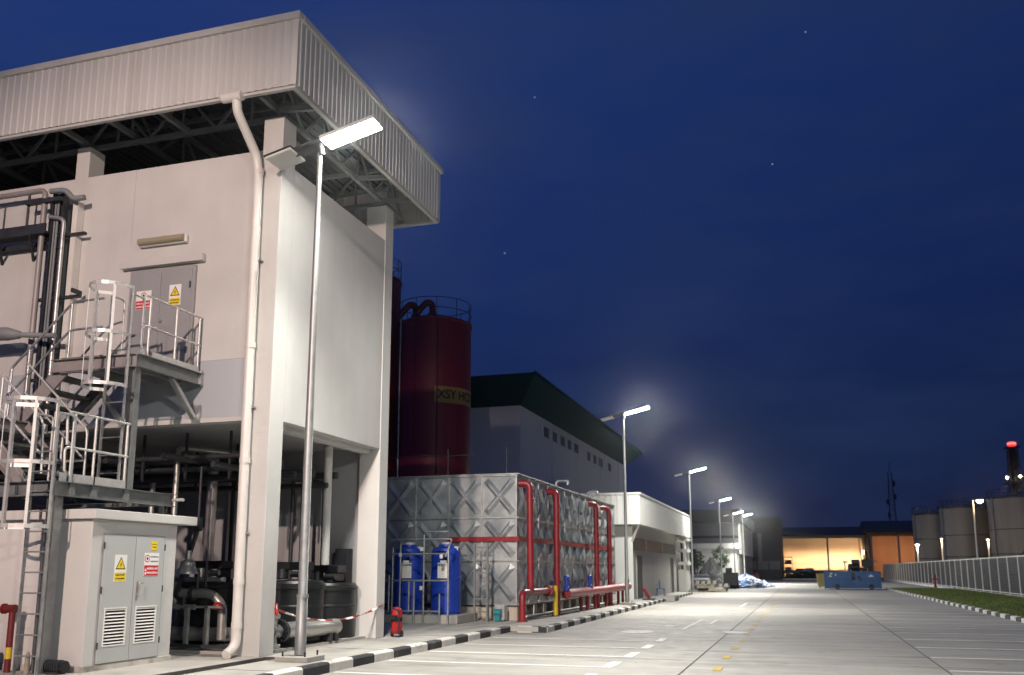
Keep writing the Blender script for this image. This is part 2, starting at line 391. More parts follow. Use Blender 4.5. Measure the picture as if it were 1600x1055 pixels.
def text_mesh(txt, size, depth=.002, bold=0.0):
    cu = bpy.data.curves.new('lettering', 'FONT'); cu.body = txt; cu.size = size; cu.extrude = depth; cu.align_x = 'CENTER'; cu.align_y = 'CENTER'; cu.offset = bold
    o = bpy.data.objects.new('lettering', cu); col.objects.link(o)
    dg = bpy.context.evaluated_depsgraph_get(); dg.update()
    me = bpy.data.meshes.new_from_object(o.evaluated_get(dg))
    bpy.data.objects.remove(o); bpy.data.curves.remove(cu)
    vs_ = [v.co.copy() for v in me.vertices]; fs = [tuple(p.vertices) for p in me.polygons]
    bpy.data.meshes.remove(me); return vs_, fs
#SECTION_A_END

# ================================================================== GROUND
b = MB(); b.sheet([(-700, -200, -.03), (700, -200, -.03), (700, 1200, -.03), (-700, 1200, -.03)])
struct(b.build('ground', 'asphalt'))
b = MB(); b.sheet([(-9, -40, 0), (6.5, -40, 0), (6.5, 152, 0), (-9, 152, 0)]); b.sheet([(-34, 59, .002), (-9, 59, .002), (-9, 152, .002), (-34, 152, .002)])
b.sheet([(6.5, 81, .001), (11.5, 81, .001), (11.5, 152, .001), (6.5, 152, .001)])
struct(b.build('road', 'road'))
# joints
b = MB()
for x in (-1.92, 2.1): b.sheet([(x-.014, -10, .004), (x+.014, -10, .004), (x+.014, 150, .004), (x-.014, 150, .004)])
for k in range(24):
    y = 5+6*k
    b.sheet([(-7, y-.008, .0042), (6.4, y-.008, .0042), (6.4, y+.008, .0042), (-7, y+.008, .0042)])
struct(b.build('road', 'joint'))
# markings
b = MB()
def strip(x0, x1, y0, y1, z=.006): b.sheet([(x0, y0, z), (x1, y0, z), (x1, y1, z), (x0, y1, z)])
for y in (9.6, 11.5, 13.4, 15.4, 17.3, 19.25, 21.2):
    strip(-7.15, -3.2, y-.06, y+.06); strip(-3.29, -3.11, y-.05, y+.95, .0066)
for y in (25.5, 28.0, 30.5, 33.0): strip(-6.2, -3.2, y-.06, y+.06)
strip(-3.25, -3.14, 25.5, 30.6, .0066)
for y in (9.5, 11.8, 14.15, 16.5, 18.85, 21.2, 23.55, 25.9, 28.25, 30.6, 33, 35.4, 37.8, 40.2): strip(2.15, 6.28, y-.075, y+.075)
strip(-2.78, -2.68, 28.2, 30.6, .0066); strip(-2.78, -2.2, 30.5, 30.75, .0068); strip(-2.95, -2.7, 28.1, 28.5, .0068)
strip(-2.75, -2.62, 41.5, 46.5, .0066); strip(-2.75, -2.0, 46.3, 46.8, .0068)
def disc(x, y, rx, ry, z=.0066, wob=0):
    b.sheet([(x+rx*math.cos(a)*(1+wob*math.sin(3*a)), y+ry*math.sin(a)*(1+wob*math.cos(2*a+1)), z) for a in [2*math.pi*k/24 for k in range(24)]])
disc(-4.2, 24.25, .42, .62); disc(-1.75, 24.7, .3, .5, .0072, .2); disc(-3.7, 27.0, .2, .4, .0066, .2)  # pale oval patches on the road, in the same colour as the lines
struct(b.build('road_marking', 'markwhite'))
b = MB()
y = 7.0
while y < 95:
    if not 28.5 < y < 29.9:
        strip(-1.49 + random.uniform(-.02, .02), -1.36 + random.uniform(-.02, .02), y, y+.66)
    y += 2.1
struct(b.build('road_marking', 'markyellow'))

# left pavement (with the open drain slot) and its painted kerb
def kx(y):
    if y < 23.2: return -7.2 - .012*(y-12)
    return -6.35 - .0165*(y-23.2)
b = MB()
zp = .15
b.box(-40, -8.75, -20, 13.95, .02, zp)
b.box(-8.38, -7.4, -20, 13.95, .02, zp)
b.box(-40, -7.4, 13.95, 23.2, .02, zp)
for y0 in range(0, 9):
    ya = 23.2+y0*4.2; yb = ya+4.2
    if y0 == 8: yb = 61.5
    b.box(-40, kx(ya)-.14-.10, ya, yb, .02, zp)
struct(b.build('pavement', 'concrete'))
b = MB(); b.box(-8.79, -8.34, -20, 13.95, -.16, -.12); b.box(-8.765, -8.735, -20, 13.95, -.12, zp-.004); b.box(-8.395, -8.365, -20, 13.95, -.12, zp-.004); b.box(-8.735, -8.395, 13.92, 13.955, -.12, zp-.004); tag(b.build('drain_channel', 'slotconc'), 'dark open drain slot sunk in the pavement in front of the kiosk', 'drain')
b = MB()   # floor joints and the slot lining
for y in (3, 6, 9, 12, 15.8, 19.4, 23, 27, 31, 35): b.box(-8.37 if y < 13.9 else -8.6, -7.42 if y < 23 else kx(y)-.2, y-.007, y+.007, zp+.001, zp+.004)
struct(b.build('pavement', 'joint'))
def kerb(pts, step, w, h, inward, white='kerbwhite', black='kerbblack'):
    """alternating painted kerb stones along a polyline; inward = unit vector away from the road"""
    bb = MB(); cur = 0; k = 0
    for p, q in zip(pts, pts[1:]):
        p = Vector(p); q = Vector(q); L_ = (q-p).length; n = max(1, round(L_/step)); d = (q-p)/n; i_ = Vector(inward)
        if abs(d.normalized().dot(i_)) > .8: i_ = Vector((0, 1, 0))
        for j in range(n):
            a = p+d*j; e = p+d*(j+1); g = d.normalized()*.004; a += g; e -= g
            hh = h+random.uniform(-.004, .004); ch = .03
            prof = lambda o: [o+Vector((0, 0, -.02)), o+Vector((0, 0, hh-ch)), o+i_*ch+Vector((0, 0, hh)), o+i_*w+Vector((0, 0, hh)), o+i_*w+Vector((0, 0, -.02))]
            jx = i_*random.uniform(-.006, .006)
            A = [x+jx for x in prof(a)]; B_ = [x+jx for x in prof(e)]; m_ = 5
            bb.cur = k % 2; k += 1
            bb.add(A+B_, [tuple(range(m_)), tuple(reversed(range(m_, 2*m_)))]+[(i, m_+i, m_+(i+1) % m_, (i+1) % m_) for i in range(m_)])
    return struct(bb.build('kerb', [white, black]))
kerb([(kx(-8), -8, 0), (kx(23.19), 23.2, 0)], .82, .16, .16, (-1, 0, 0))
kerb([(-7.16, 23.2, 0), (-6.36, 23.2, 0)], .42, .16, .16, (0, 1, 0))
kerb([(kx(23.3), 23.22, 0), (kx(61), 61.4, 0)], .80, .16, .16, (-1, 0, 0))
# right-hand kerb and verge
kerb([(6.3, 12, 0), (6.3, 81, 0)], .80, .18, .13, (1, 0, 0))
b = MB()
nx, ny = 14, 90
vs_ = []
for j in range(ny+1):
    for i in range(nx+1):
        vs_.append((6.48+i*(11.35-6.48)/nx, 12+j*69/ny, .10+.03*random.random()))
b.add(vs_, [(j*(nx+1)+i, j*(nx+1)+i+1, (j+1)*(nx+1)+i+1, (j+1)*(nx+1)+i) for j in range(ny) for i in range(nx)])
for k in range(26000):
    x = random.uniform(6.5, 11.3); y = 28+53*random.random()**1.3; h = random.uniform(.04, .11); a = random.random()*6.28; w = .018
    q = Vector((math.cos(a)*w, math.sin(a)*w, 0)); p = Vector((x, y, .10)); t = Vector((random.uniform(-.04, .04), random.uniform(-.04, .04), h))
    b.add([p-q, p+q, p+t], [(0, 1, 2)])
tag(b.build('grass', 'grass'), 'mown green grass verge between the striped kerb and the fence', 'grass', kind='stuff')

# ================================================================== MAIN BUILDING
mb_ = thing('process_building', (-11.5, 16, .15), 'tall white two-storey plant building on open ground-floor columns with corrugated metal roof edge', 'building')
XR = -8.78
# front wall: upper white + grey band that paints in a cast shadow, cut round nothing (door is set proud)
b = MB(); b.box(-24, -9.22, 13.8, 14.0, 5.34, 9.32); fwall = b.build('wall', 'plaster', mb_, .01)
b = MB(); b.box(-24, -9.22, 13.8, 14.0, 4.28, 5.34); b.build('shade_band', 'plaster_shade_joint', mb_, .006)
b = MB(); b.box(-24, -9.22, 13.78, 14.02, 4.20, 4.28); b.build('wall_foot', 'plaster', mb_)
b = MB(); b.box(XR-.2, XR-.005, 14.22, 18.2, 4.22, 9.06); b.build('wall', 'plaster', mb_, .008)
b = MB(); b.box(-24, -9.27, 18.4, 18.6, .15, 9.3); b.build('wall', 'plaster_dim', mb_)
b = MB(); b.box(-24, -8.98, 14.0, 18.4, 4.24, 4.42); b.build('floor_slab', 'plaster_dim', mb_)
b = MB()
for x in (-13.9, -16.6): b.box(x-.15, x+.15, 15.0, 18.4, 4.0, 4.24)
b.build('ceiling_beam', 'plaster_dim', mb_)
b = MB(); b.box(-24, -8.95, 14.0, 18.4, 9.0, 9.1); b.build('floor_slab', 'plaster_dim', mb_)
b = MB(); b.box(-24, -9.0, 14.05, 18.4, .15, .20); b.build('ground_slab', 'concrete', mb_)
for x0, x1, y0, y1, z1 in ((-9.20, XR, 13.77, 14.22, 9.92), (-9.27, XR+.01, 18.19, 18.6, 9.92), (-13.58, -13.26, 13.83, 14.25, 10.0)):
    b = MB(); b.box(x0, x1, y0, y1, .15 if x0 > -10 else 9.32, z1); b.build('column', 'plaster', mb_, .012)
for x in (-18.3, -23): 
    b = MB(); b.box(x, x+.32, 13.83, 14.25, 9.32, 10.0); b.build('column', 'plaster', mb_, .012)
for x, y in ((-12.6, 17.9), (-16.5, 17.9), (-16.5, 14.3)):
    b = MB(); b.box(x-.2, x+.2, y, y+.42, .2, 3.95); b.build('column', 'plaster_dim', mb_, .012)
b = MB(); b.box(-9.20, -9.0, 14.25, 18.18, 4.12, 4.24); b.build('edge_beam', 'plaster', mb_)
# fine panel joints on the front wall
b = MB(); b.box(-12.06, -12.05, 13.796, 13.81, 7.75, 9.3); b.box(-16.9, -16.89, 13.796, 13.81, 5.4, 9.3); b.build('wall_joint', 'plaster_shade_joint', mb_)

# roof: corrugated fascia on four sides, cap, deck, trusses
FX, FY0, FY1, FZ0, FZ1, FXL = -8.07, 12.97, 19.75, 10.02, 11.28, -24.8
b = MB(); b.box(FXL+.03, FX-.03, FY0+.03, FY1-.03, 11.05, 11.2)
for k in range(83):
    x = FXL+.1+k*.2; b.box(x, x+.07, FY0+.05, FY1-.05, 11.0, 11.045)
roof = b.build('roof', 'sheet_dark', mb_)
def corr(p, q, nrm, z0, z1, pitch=.17, d=.015):
    p = Vector(p); q = Vector(q); L_ = (q-p).length; t = (q-p).normalized(); n = Vector(nrm); pts = []
    k = int(L_/pitch)
    for i in range(k):
        for f_, h in ((0, 0), (.5, 0), (.6, 1), (.9, 1)): pts.append(p+t*(i+f_)*pitch+n*d*h)
    pts.append(q)
    vs_ = [Vector((a.x, a.y, z)) for z in (z0, z1) for a in pts]; m_ = len(pts)
    return vs_, [(i, i+1, m_+i+1, m_+i) for i in range(m_-1)]
for p, q, n in (((FXL, FY0, 0), (FX, FY0, 0), (0, -1, 0)), ((FX, FY0, 0), (FX, FY1, 0), (1, 0, 0)), ((FXL, FY1, 0), (FX, FY1, 0), (0, 1, 0)), ((FXL, FY0, 0), (FXL, FY1, 0), (-1, 0, 0))):
    b = MB(); b.add(*corr(p, q, n, FZ0, FZ1)); f = b.build('fascia', 'sheet', roof)
    so = f.modifiers.new('thick', 'SOLIDIFY'); so.thickness = .004
b = MB()
b.box(FXL-.05, FX+.05, FY0-.06, FY0+.10, FZ1+.0, FZ1+.13); b.box(FXL-.05, FX+.05, FY1-.10, FY1+.06, FZ1, FZ1+.13)
b.box(FX-.10, FX+.06, FY0+.10, FY1-.10, FZ1, FZ1+.127); b.box(FXL-.06, FXL+.1, FY0+.1, FY1-.1, FZ1, FZ1+.127)
b.build('cap_flashing', 'sheet', roof, .01)
b = MB()
b.box(FXL+.02, FX-.02, FY0+.02, FY0+.10, FZ0-.05, FZ0+.02); b.box(FX-.10, FX-.02, FY0+.1, FY1-.1, FZ0-.05, FZ0+.017); b.box(FXL+.02, FX-.02, FY1-.10, FY1-.02, FZ0-.05, FZ0+.02)
b.build('fascia_edge_angle', 'sheet', roof)
def truss(p, q, z0, z1, n, name='truss'):
    bb = MB(); p = Vector(p); q = Vector(q)
    lo = lambda t: Vector((p.x+(q.x-p.x)*t, p.y+(q.y-p.y)*t, z0)); hi = lambda t: Vector((p.x+(q.x-p.x)*t, p.y+(q.y-p.y)*t, z1))
    bb.beam(lo(0), lo(1), .09, .09); bb.beam(hi(0), hi(1), .09, .09)
    for i in range(n):
        a, m_, c = i/n, (i+.5)/n, (i+1)/n
        bb.beam(lo(a), hi(m_), .05, .05); bb.beam(hi(m_), lo(c), .05, .05); bb.beam(lo(m_), hi(m_), .04, .04)
    return bb.build(name, 'truss', roof)
truss((-24.5, 14.05, 0), (-8.9, 14.05, 0), 10.06, 10.92, 10)
truss((-9.0, 13.3, 0), (-9.0, 19.5, 0), 10.13, 10.92, 4)
for x in (-12.4, -16.2): truss((x, 13.2, 0), (x, 19.5, 0), 10.2, 10.95, 4)
truss((-24.5, 18.4, 0), (-8.9, 18.4, 0), 10.06, 10.92, 10)
b = MB()
for y in (13.15, 15.1, 16.9, 19.55): b.beam((-24.6, y, 10.98), (-8.2, y, 10.98), .07, .12)
for x in (-8.55,): b.beam((x, 13.1, 10.4), (x, 19.6, 10.4), .06, .1)
for y in (13.9, 15.5, 17.1, 18.4): b.beam((-9.0, y, 10.14), (-8.15, y, 10.06), .08, .10)
for x in (-11.1, -13.4, -15.7): b.beam((x, 14.05, 10.1), (x, 13.05, 10.1), .08, .10)
b.build('purlin', 'truss', roof)

# upper door, canopy, wall lamp
d = MB(); d.box(-11.96, -10.50, 13.74, 13.82, 5.1, 7.20); door = d.build('door', 'doorgrey', mb_, .005)
for x0, x1 in ((-11.90, -11.245), (-11.215, -10.56)):
    b = MB(); b.box(x0, x1, 13.722, 13.74, 5.12, 7.14); b.build('door_leaf', 'doorgrey', door, .004)
b = MB(); b.lathe([(0.001, 0), (.03, .0), (.035, .02), (.02, .045), (.001, .05)], (0, 0, 0), 14)
b.M = None; b.v = [Matrix.Translation((-11.18, 13.722, 6.16)) @ Matrix.Rotation(R(90), 4, 'X') @ v for v in b.v]; b.build('door_knob', 'stainless', door)
b = MB(); b.box(-10.60, -10.565, 13.712, 13.73, 6.75, 6.88); b.box(-10.60, -10.565, 13.712, 13.73, 5.5, 5.63); b.build('hinge', 'dark', door)
b = MB(); b.box(-12.15, -10.32, 13.67, 13.798, 7.25, 7.39); b.build('door_canopy', 'plaster', mb_, .008)
b = MB(); b.box(-11.80, -10.73, 13.70, 13.79, 7.66, 7.83); wl = b.build('wall_lamp', 'pvc', mb_, .03, 3)
b = MB(); b.tube([(-11.77, 13.68, 7.745), (-10.76, 13.68, 7.745)], .065, 12); b.build('diffuser', 'pvcclear', wl)

# downpipe
pts = bend([(-9.28, 12.99, 9.95), (-9.28, 13.02, 9.72), (-9.0-.22, 13.60, 9.12), (-9.02-.18, 13.66, 8.8), (-9.0-.16, 13.66, .33), (-9.0-.16, 13.40, .21)], .14)
b = MB(); b.tube([(p.x, p.y, p.z) for p in pts], .085, 16); dp = b.build('downpipe', 'pvc', mb_)
b = MB()
for z in (8.78, 5.48, 3.42, 1.35, .62): b.cyl((-9.19+.03*(8.8-z)/8.5, 13.66, z), (-9.19+.03*(8.8-z)/8.5, 13.66, z+.10), .094, 16)
b.build('pipe_socket', 'pvc', dp)
b = MB()
for z in (7.1, 4.4, 2.2): b.box(-9.28, -9.06, 13.66, 13.80, z, z+.03)
b.build('pipe_clip', 'galv', dp)
b = MB(); b.tube([(-9.55, 12.96, 9.97), (-9.15, 12.96, 9.97)], .09, 12); b.build('gutter_outlet', 'pvc', dp)

# ------------------------------------------------------------------ signs (flat plates with symbols)
def sign_plate(name, origin, ux, w, h, rows, label, facing):
    """rows: list of drawing ops in local (u right, v up) metres; ux = unit vector of local u; facing = outward normal"""
    u = Vector(ux); n = Vector(facing); M4 = Matrix((u, Vector((0, 0, 1)), n)).transposed().to_4x4(); M4.translation = Vector(origin)
    bb = MB(M4)
    for op in rows:
        bb.cur = op[0]
        if op[1] == 'r':
            _, _, x0, x1, y0, y1, lv = op; bb.box(x0, x1, y0, y1, .002+.0015*lv if lv else 0, .0035+.0015*lv)
        elif op[1] == 'p':
            _, _, poly, lv = op; bb.prism([(x, y, .002+.0015*lv) for x, y in poly], (0, 0, .0015))
    o = bb.build(name, ['signwhite', 'signyellow', 'signblack', 'signred'])
    return tag(o, label, 'sign')
def tri(cx, cy, s): return [(cx-s/2, cy-s*.29), (cx+s/2, cy-s*.29), (cx, cy+s*.58)]
def ring(cx, cy, r, n=20): return [(cx+r*math.cos(2*math.pi*k/n), cy+r*math.sin(2*math.pi*k/n)) for k in range(n)]
def scribble(mi, x0, x1, y, h, lv, seed):
    rr = random.Random(seed); o = []; x = x0
    while x < x1-h*.3:
        w = rr.uniform(.25, .6)*h; o.append((mi, 'r', x, min(x+w, x1), y+rr.uniform(0, .2)*h, y+h*rr.uniform(.75, 1), lv)); x += w+h*rr.uniform(.12, .4)
    return o
bolt = lambda cx, cy, s: [(cx+.10*s, cy+.45*s), (cx-.14*s, cy-.02*s), (cx-.01*s, cy-.02*s), (cx-.08*s, cy-.45*s), (cx+.15*s, cy+.08*s), (cx+.02*s, cy+.08*s)]
def hazard(seed):
    return [(0, 'r', -.13, .13, 0, .40, 0), (2, 'p', tri(0, .245, .215), 1), (1, 'p', tri(0, .246, .165), 2), (2, 'p', bolt(0, .25, .12), 3),
            (1, 'r', -.12, .12, .01, .135, 1)] + scribble(2, -.10, .10, .085, .028, 2, seed) + scribble(2, -.10, .10, .032, .028, 2, seed+1)
X = (1, 0, 0); YP = (0, 1, 0)
sign_plate('warning_sign', (-10.90, 13.719, 6.44), X, .26, .4, hazard(3), 'yellow triangle lightning warning sign on the upper grey door above the railing', (0, -1, 0))
def prohib(red_low, seed):
    o = [(0, 'r', -.17, .17, .0, .36, 0), (3, 'p', ring(-.105 if not red_low else 0, .27, .06), 1), (0, 'p', ring(-.105 if not red_low else 0, .27, .044), 2), (2, 'p', ring(-.105 if not red_low else 0, .27, .022), 3),
         (3, 'r', -.165, .165, .005, .165, 1)]
    o += scribble(0, -.15 if red_low else -.10, .15, .095, .04, 2, seed) + scribble(0, -.15 if red_low else -.10, .15, .03, .04, 2, seed+1)
    if not red_low:
        o += scribble(2, -.03, .155, .285, .028, 1, seed+2) + scribble(2, -.03, .155, .215, .024, 1, seed+3) + [(0, 'p', tri(-.132, .09, .05), 2), (0, 'p', ring(-.132, .04, .02), 2)]
    return o
sign_plate('warning_sign', (-11.60, 13.719, 6.42), X, .34, .36, prohib(True, 8), 'white and red prohibition sign on the left leaf of the upper door behind the railing', (0, -1, 0))

# ================================================================== KIOSK
kx0, kx1, ky0, ky1 = -14.6, -9.9, 11.0, 12.92
ks = thing('electrical_kiosk', (-12, 12, .15), 'small cream switch room with flat slab roof and grey louvred double doors under the staircase', 'switch room')
b = MB(); b.box(kx0, kx1, ky0, ky1, .15, 2.33); b.build('wall', 'plaster', ks, .01)
b = MB(); b.box(kx0-.2, kx1+.12, ky0-.10, ky1+.36, 2.332, 2.475); b.build('roof', 'plaster', ks, .012)
b = MB(); b.box(kx0, kx1+.02, ky0-.02, ky1+.02, .12, .235); b.build('plinth', 'dirtplinth', ks, .01)
b = MB(); b.box(kx1-.01, kx1+.012, 11.21, 12.62, .235, 2.13); kd = b.build('door', 'doorgrey', ks, .003)
for y0, y1, hy in ((11.25, 11.905, 11.9), (11.92, 12.58, 12.0)):
    # leaf with a real louvre opening: four strips round it + blades in front of a dark box
    ly0, ly1, lz0, lz1 = y0+.10, y1-.12, .50, 1.02
    b = MB(); xa, xb = kx1+.012, kx1+.032
    b.box(xa, xb, y0, y1, .25, lz0); b.box(xa, xb, y0, y1, lz1, 2.10); b.box(xa, xb, y0, ly0, lz0, lz1); b.box(xa, xb, ly1, y1, lz0, lz1)
    lf = b.build('door_leaf', 'doorgrey2', kd)
    b = MB(); b.box(xa-.004, xa+.003, ly0, ly1, lz0, lz1); b.build('louvre_gap', 'void', kd)
    b = MB()
    for k in range(11):
        z = lz0+.02+k*.0475
        b.add([(xa+.004, ly0, z+.018), (xa+.004, ly1, z+.018), (xb+.004, ly1, z), (xb+.004, ly0, z), (xa+.004, ly0, z+.022), (xa+.004, ly1, z+.022), (xb+.004, ly1, z+.004), (xb+.004, ly0, z+.004)],
              [(0,1,2,3),(7,6,5,4),(0,4,5,1),(1,5,6,2),(2,6,7,3),(3,7,4,0)])
    b.box(xb, xb+.008, ly0-.02, ly1+.02, lz1, lz1+.02); b.box(xb, xb+.008, ly0-.02, ly1+.02, lz0-.02, lz0); b.box(xb, xb+.008, ly0-.02, ly0, lz0, lz1); b.box(xb, xb+.008, ly1, ly1+.02, lz0, lz1)
    b.build('louvre', 'white', kd)
b = MB(); b.tube(bend([(kx1+.032, 12.0, 1.22), (kx1+.075, 12.0, 1.22), (kx1+.075, 12.0, 1.40), (kx1+.075, 12.09, 1.40)], .02), .011, 8); b.box(kx1+.032, kx1+.04, 11.97, 12.03, 1.15, 1.42); b.build('door_handle', 'stainless', kd)
b = MB()
for y in (11.235, 12.595):
    for z in (.45, 1.25, 1.9): b.cyl((kx1+.035, y, z), (kx1+.035, y, z+.1), .011, 8)
b.build('hinge', 'dark', kd)
sx = kx1+.034
sign_plate('warning_sign', (sx, 11.60, 1.42), YP, .26, .4, hazard(13), 'yellow triangle lightning warning sign on the left louvred kiosk door', (1, 0, 0))
sign_plate('prohibition_sign', (sx, 12.29, 1.50), YP, .34, .36, prohib(False, 18), 'white and red two-panel notice on the right louvred kiosk door', (1, 0, 0))
sign_plate('notice_plate', (sx, 12.33, 1.90), YP, .13, .14, [(1, 'r', -.07, .07, 0, .14, 0)]+scribble(2, -.05, .05, .085, .02, 1, 31)+scribble(2, -.05, .05, .04, .02, 1, 32), 'small plain yellow plate above the red notice on the kiosk door', (1, 0, 0))

# ================================================================== STEEL STAIRCASE
st = thing('steel_staircase', (-11, 12, .15), 'galvanised steel escape stair with two platforms, railings and caged ladders against the white building', 'staircase')
def rail(pts_list, posts, r=.021, name='railing', m_='lightrail', par=None):
    bb = MB()
    for pl in pts_list: bb.tube(bend(pl, .1, 4), r, 8)
    for p, q in posts: bb.tube([p, q], r, 8)
    return bb.build(name, m_, par or st)
# upper platform
UZ = 5.10; ux0, ux1, uy0, uy1 = -12.0, -10.28, 12.12, 13.78
b = MB(); b.box(ux0, ux1-.02, uy0+.02, uy1, UZ-.03, UZ); upl = b.build('upper_platform', 'grating', st)
b = MB(); b.chan((ux1, uy0, UZ-.11), (ux1, uy1, UZ-.11), .22, .07, .01, 1); b.build('edge_beam', 'steel', upl)
b = MB(); b.chan((ux0, uy0, UZ-.11), (ux1-.01, uy0, UZ-.11), .22, .07, .01, 1); b.build('edge_beam', 'brownsteel', upl)
b = MB()
for x in (-11.7, -11.1, -10.7): b.beam((x, uy0, UZ-.10), (x, uy1, UZ-.10), .05, .12)
b.build('joist', 'galv', upl)
b = MB(); b.box(ux1-.012, ux1-.004, uy0+.35, uy1-.05, UZ, UZ+.12); b.box(ux1-.012, ux1-.004, uy0+.02, uy0+.17, UZ, UZ+.12); b.build('toe_board', 'lightrail', upl)
xr = ux1-.03
rail([[(xr, uy0+.10, UZ+.55), (xr, uy0+.10, UZ+1.05), (xr, uy1-.02, UZ+1.05)], [(xr, uy0+.10, UZ+.06), (xr, uy0+.10, UZ+.53), (xr, uy1-.02, UZ+.53)]],
     [((xr, y, UZ-.1), (xr, y, UZ+1.05)) for y in (uy0+.26, uy0+.95, uy1-.06)])
# braces to wall
for x in (ux1-.03, ux0+.1):
    b = MB(); b.chan((x, uy0+.95, UZ-.20), (x, 13.74, 4.30), .07, .09, .01, -1); b.box(x-.09, x+.09, 13.76, 13.80, 4.18, 4.52); b.box(x-.05, x+.09, 13.72, 13.80, UZ-.24, UZ+.04); b.build('brace', 'galv', st)
# columns
b = MB(); b.ibeam((-10.34, 12.16, 2.87), (-10.34, 12.16, UZ-.20), .13, .13, .012, (1, 0, 0)); b.build('post', 'steel', st)
b = MB(); b.ibeam((-10.36, 10.72, .15), (-10.36, 10.72, 2.66), .15, .15, .012, (1, 0, 0)); b.box(-10.48, -10.24, 10.60, 10.84, .15, .165); b.build('post', 'steel', st)
b = MB(); b.ibeam((-10.34, 13.08, 2.475), (-10.34, 13.08, 2.66), .1, .1, .01, (0, 1, 0)); b.build('post', 'steel', st)
b = MB(); b.ibeam((-12.4, 10.72, .15), (-12.4, 10.72, 3.9), .15, .15, .012, (1, 0, 0)); b.build('post', 'steel', st)
# lower platform
LZ = 2.87; lx0, lx1, ly0, ly1 = -12.2, -10.28, 10.62, 13.2
b = MB(); b.box(lx0, lx1-.02, ly0+.02, 12.2, LZ-.03, LZ); lpl = b.build('lower_platform', 'grating', st)
b = MB(); b.chan((lx1, ly0, LZ-.11), (lx1, ly1, LZ-.11), .21, .08, .01, 1); b.chan((lx0, ly0, LZ-.11), (lx1-.01, ly0, LZ-.11), .21, .08, .01, 1); b.chan((lx0, 12.2, LZ-.11), (lx1, 12.2, LZ-.11), .21, .08, .01, 1); b.chan((lx0, ly1, LZ-.11), (lx1-.01, ly1, LZ-.11), .18, .06, .01, 1); b.build('edge_beam', 'steel', lpl)
b = MB()
for y in (10.9, 11.35, 12.05): b.box(lx1+.001, lx1+.05, y-.05, y+.05, LZ-.20, LZ-.02)
b.build('cleat', 'steel', lpl)
b = MB(); b.box(lx1-.012, lx1-.004, ly0+.06, ly0+.20, LZ, LZ+.13); b.box(lx1-.012, lx1-.004, ly0+.33, 11.33, LZ, LZ+.13); b.box(lx1-.012, lx1-.004, 11.40, 12.06, LZ, LZ+.13); b.build('toe_board', 'lightrail', lpl)
xr = lx1-.03
rail([[(xr, ly0+.18, LZ+.55), (xr, ly0+.14, LZ+1.05), (xr, 12.1, LZ+1.05)], [(xr, ly0+.18, LZ+.05), (xr, ly0+.14, LZ+.52), (xr, 12.1, LZ+.52)]],
     [((xr, y, LZ-.05), (xr, y, LZ+1.05)) for y in (10.93, 11.36, 12.05)])
rail([[(-12.1, 12.15, LZ+1.0), (-11.2, 12.15, LZ+1.0)], [(-12.1, 12.15, LZ+.5), (-11.2, 12.15, LZ+.5)]], [((x, 12.15, LZ), (x, 12.15, LZ+1.0)) for x in (-11.2, -11.7)])
rail([[(lx1+.02, ly1, LZ-.1), (lx1+.25, ly1, LZ-.1)]], [], .028, 'pipe_stub')
# upper flight (along the wall, down to the left) + half landing + lower flight
def flight(xt, zt, xb, zb, ya, yb, n, mstr):
    s_ = 1 if xb > xt else -1; fl = MB()
    for y in (ya, yb): fl.chan((xt, y, zt-.11), (xb, y, zb-.11), .26, .07, .01, 1 if y == ya else -1)
    fl.build('stringer', mstr, st)
    t = MB()
    for k in range(1, n+1):
        q = k/(n+1); x = xt+(xb-xt)*q; z = zt+(zb-zt)*q
        t.box(x-.14, x+.14, ya+.02, yb-.02, z-.06, z-.015)
    t.build('tread', 'grating', st)
flight(-11.76, UZ, -12.9, 4.0, 12.14, 13.2, 4, 'brownsteel')
b = MB(); b.chan((-11.8, 12.13, UZ-.11), (-10.95, 12.13, UZ-.11), .26, .07, .01, 1); b.build('edge_beam', 'brownsteel', st)
b = MB(); b.box(-14.2, -12.9, 12.1, 13.3, 3.96, 4.0); b.box(-14.2, -12.12, 10.7, 12.05, 3.96, 4.0); hl = b.build('half_landing', 'grating', st)
b = MB(); b.chan((-14.2, 10.7, 3.88), (-12.12, 10.7, 3.88), .2, .07, .01, -1); b.chan((-14.2, 13.3, 3.88), (-12.9, 13.3, 3.88), .2, .07); b.chan((-12.12, 10.7, 3.88), (-12.12, 12.05, 3.88), .2, .07); b.build('edge_beam', 'brownsteel', hl)
flight(-12.12, 4.0, -10.95, LZ, 10.78, 11.75, 4, 'brownsteel')
rail([[(-12.95, 12.13, 4.1), (-12.92, 12.13, 5.03), (-11.70, 12.13, 6.12), (-11.05, 12.13, 6.13)], [(-12.95, 12.13, 4.55), (-11.72, 12.13, 5.62), (-11.05, 12.13, 5.63)]],
     [((-12.55, 12.13, 4.3), (-12.55, 12.13, 5.33)), ((-11.72, 12.13, 5.1), (-11.72, 12.13, 6.09)), ((-12.9, 12.13, 4.0), (-12.9, 12.13, 5.05))], .021, 'railing', 'galv')
rail([[(-12.95, 13.22, 4.2), (-12.92, 13.22, 5.0), (-11.9, 13.22, 6.0), (-11.6, 13.22, 6.05)]], [((-12.9, 13.22, 4.0), (-12.9, 13.22, 5.0))], .021, 'railing', 'galv')
rail([[(-12.2, 10.76, 4.2), (-12.15, 10.76, 5.0), (-10.75, 10.76, 3.80), (-10.7, 10.76, 3.0)], [(-12.15, 10.76, 4.5), (-10.75, 10.76, 3.3)]], [((-11.6, 10.76, 3.5), (-11.6, 10.76, 4.52))], .019)
rail([[(-12.2, 11.77, 5.0), (-10.85, 11.77, 3.80), (-10.85, 11.77, 2.9)], [(-12.2, 11.77, 4.5), (-10.9, 11.77, 3.35)]], [((-11.5, 11.77, 3.4), (-11.5, 11.77, 4.4))], .019)
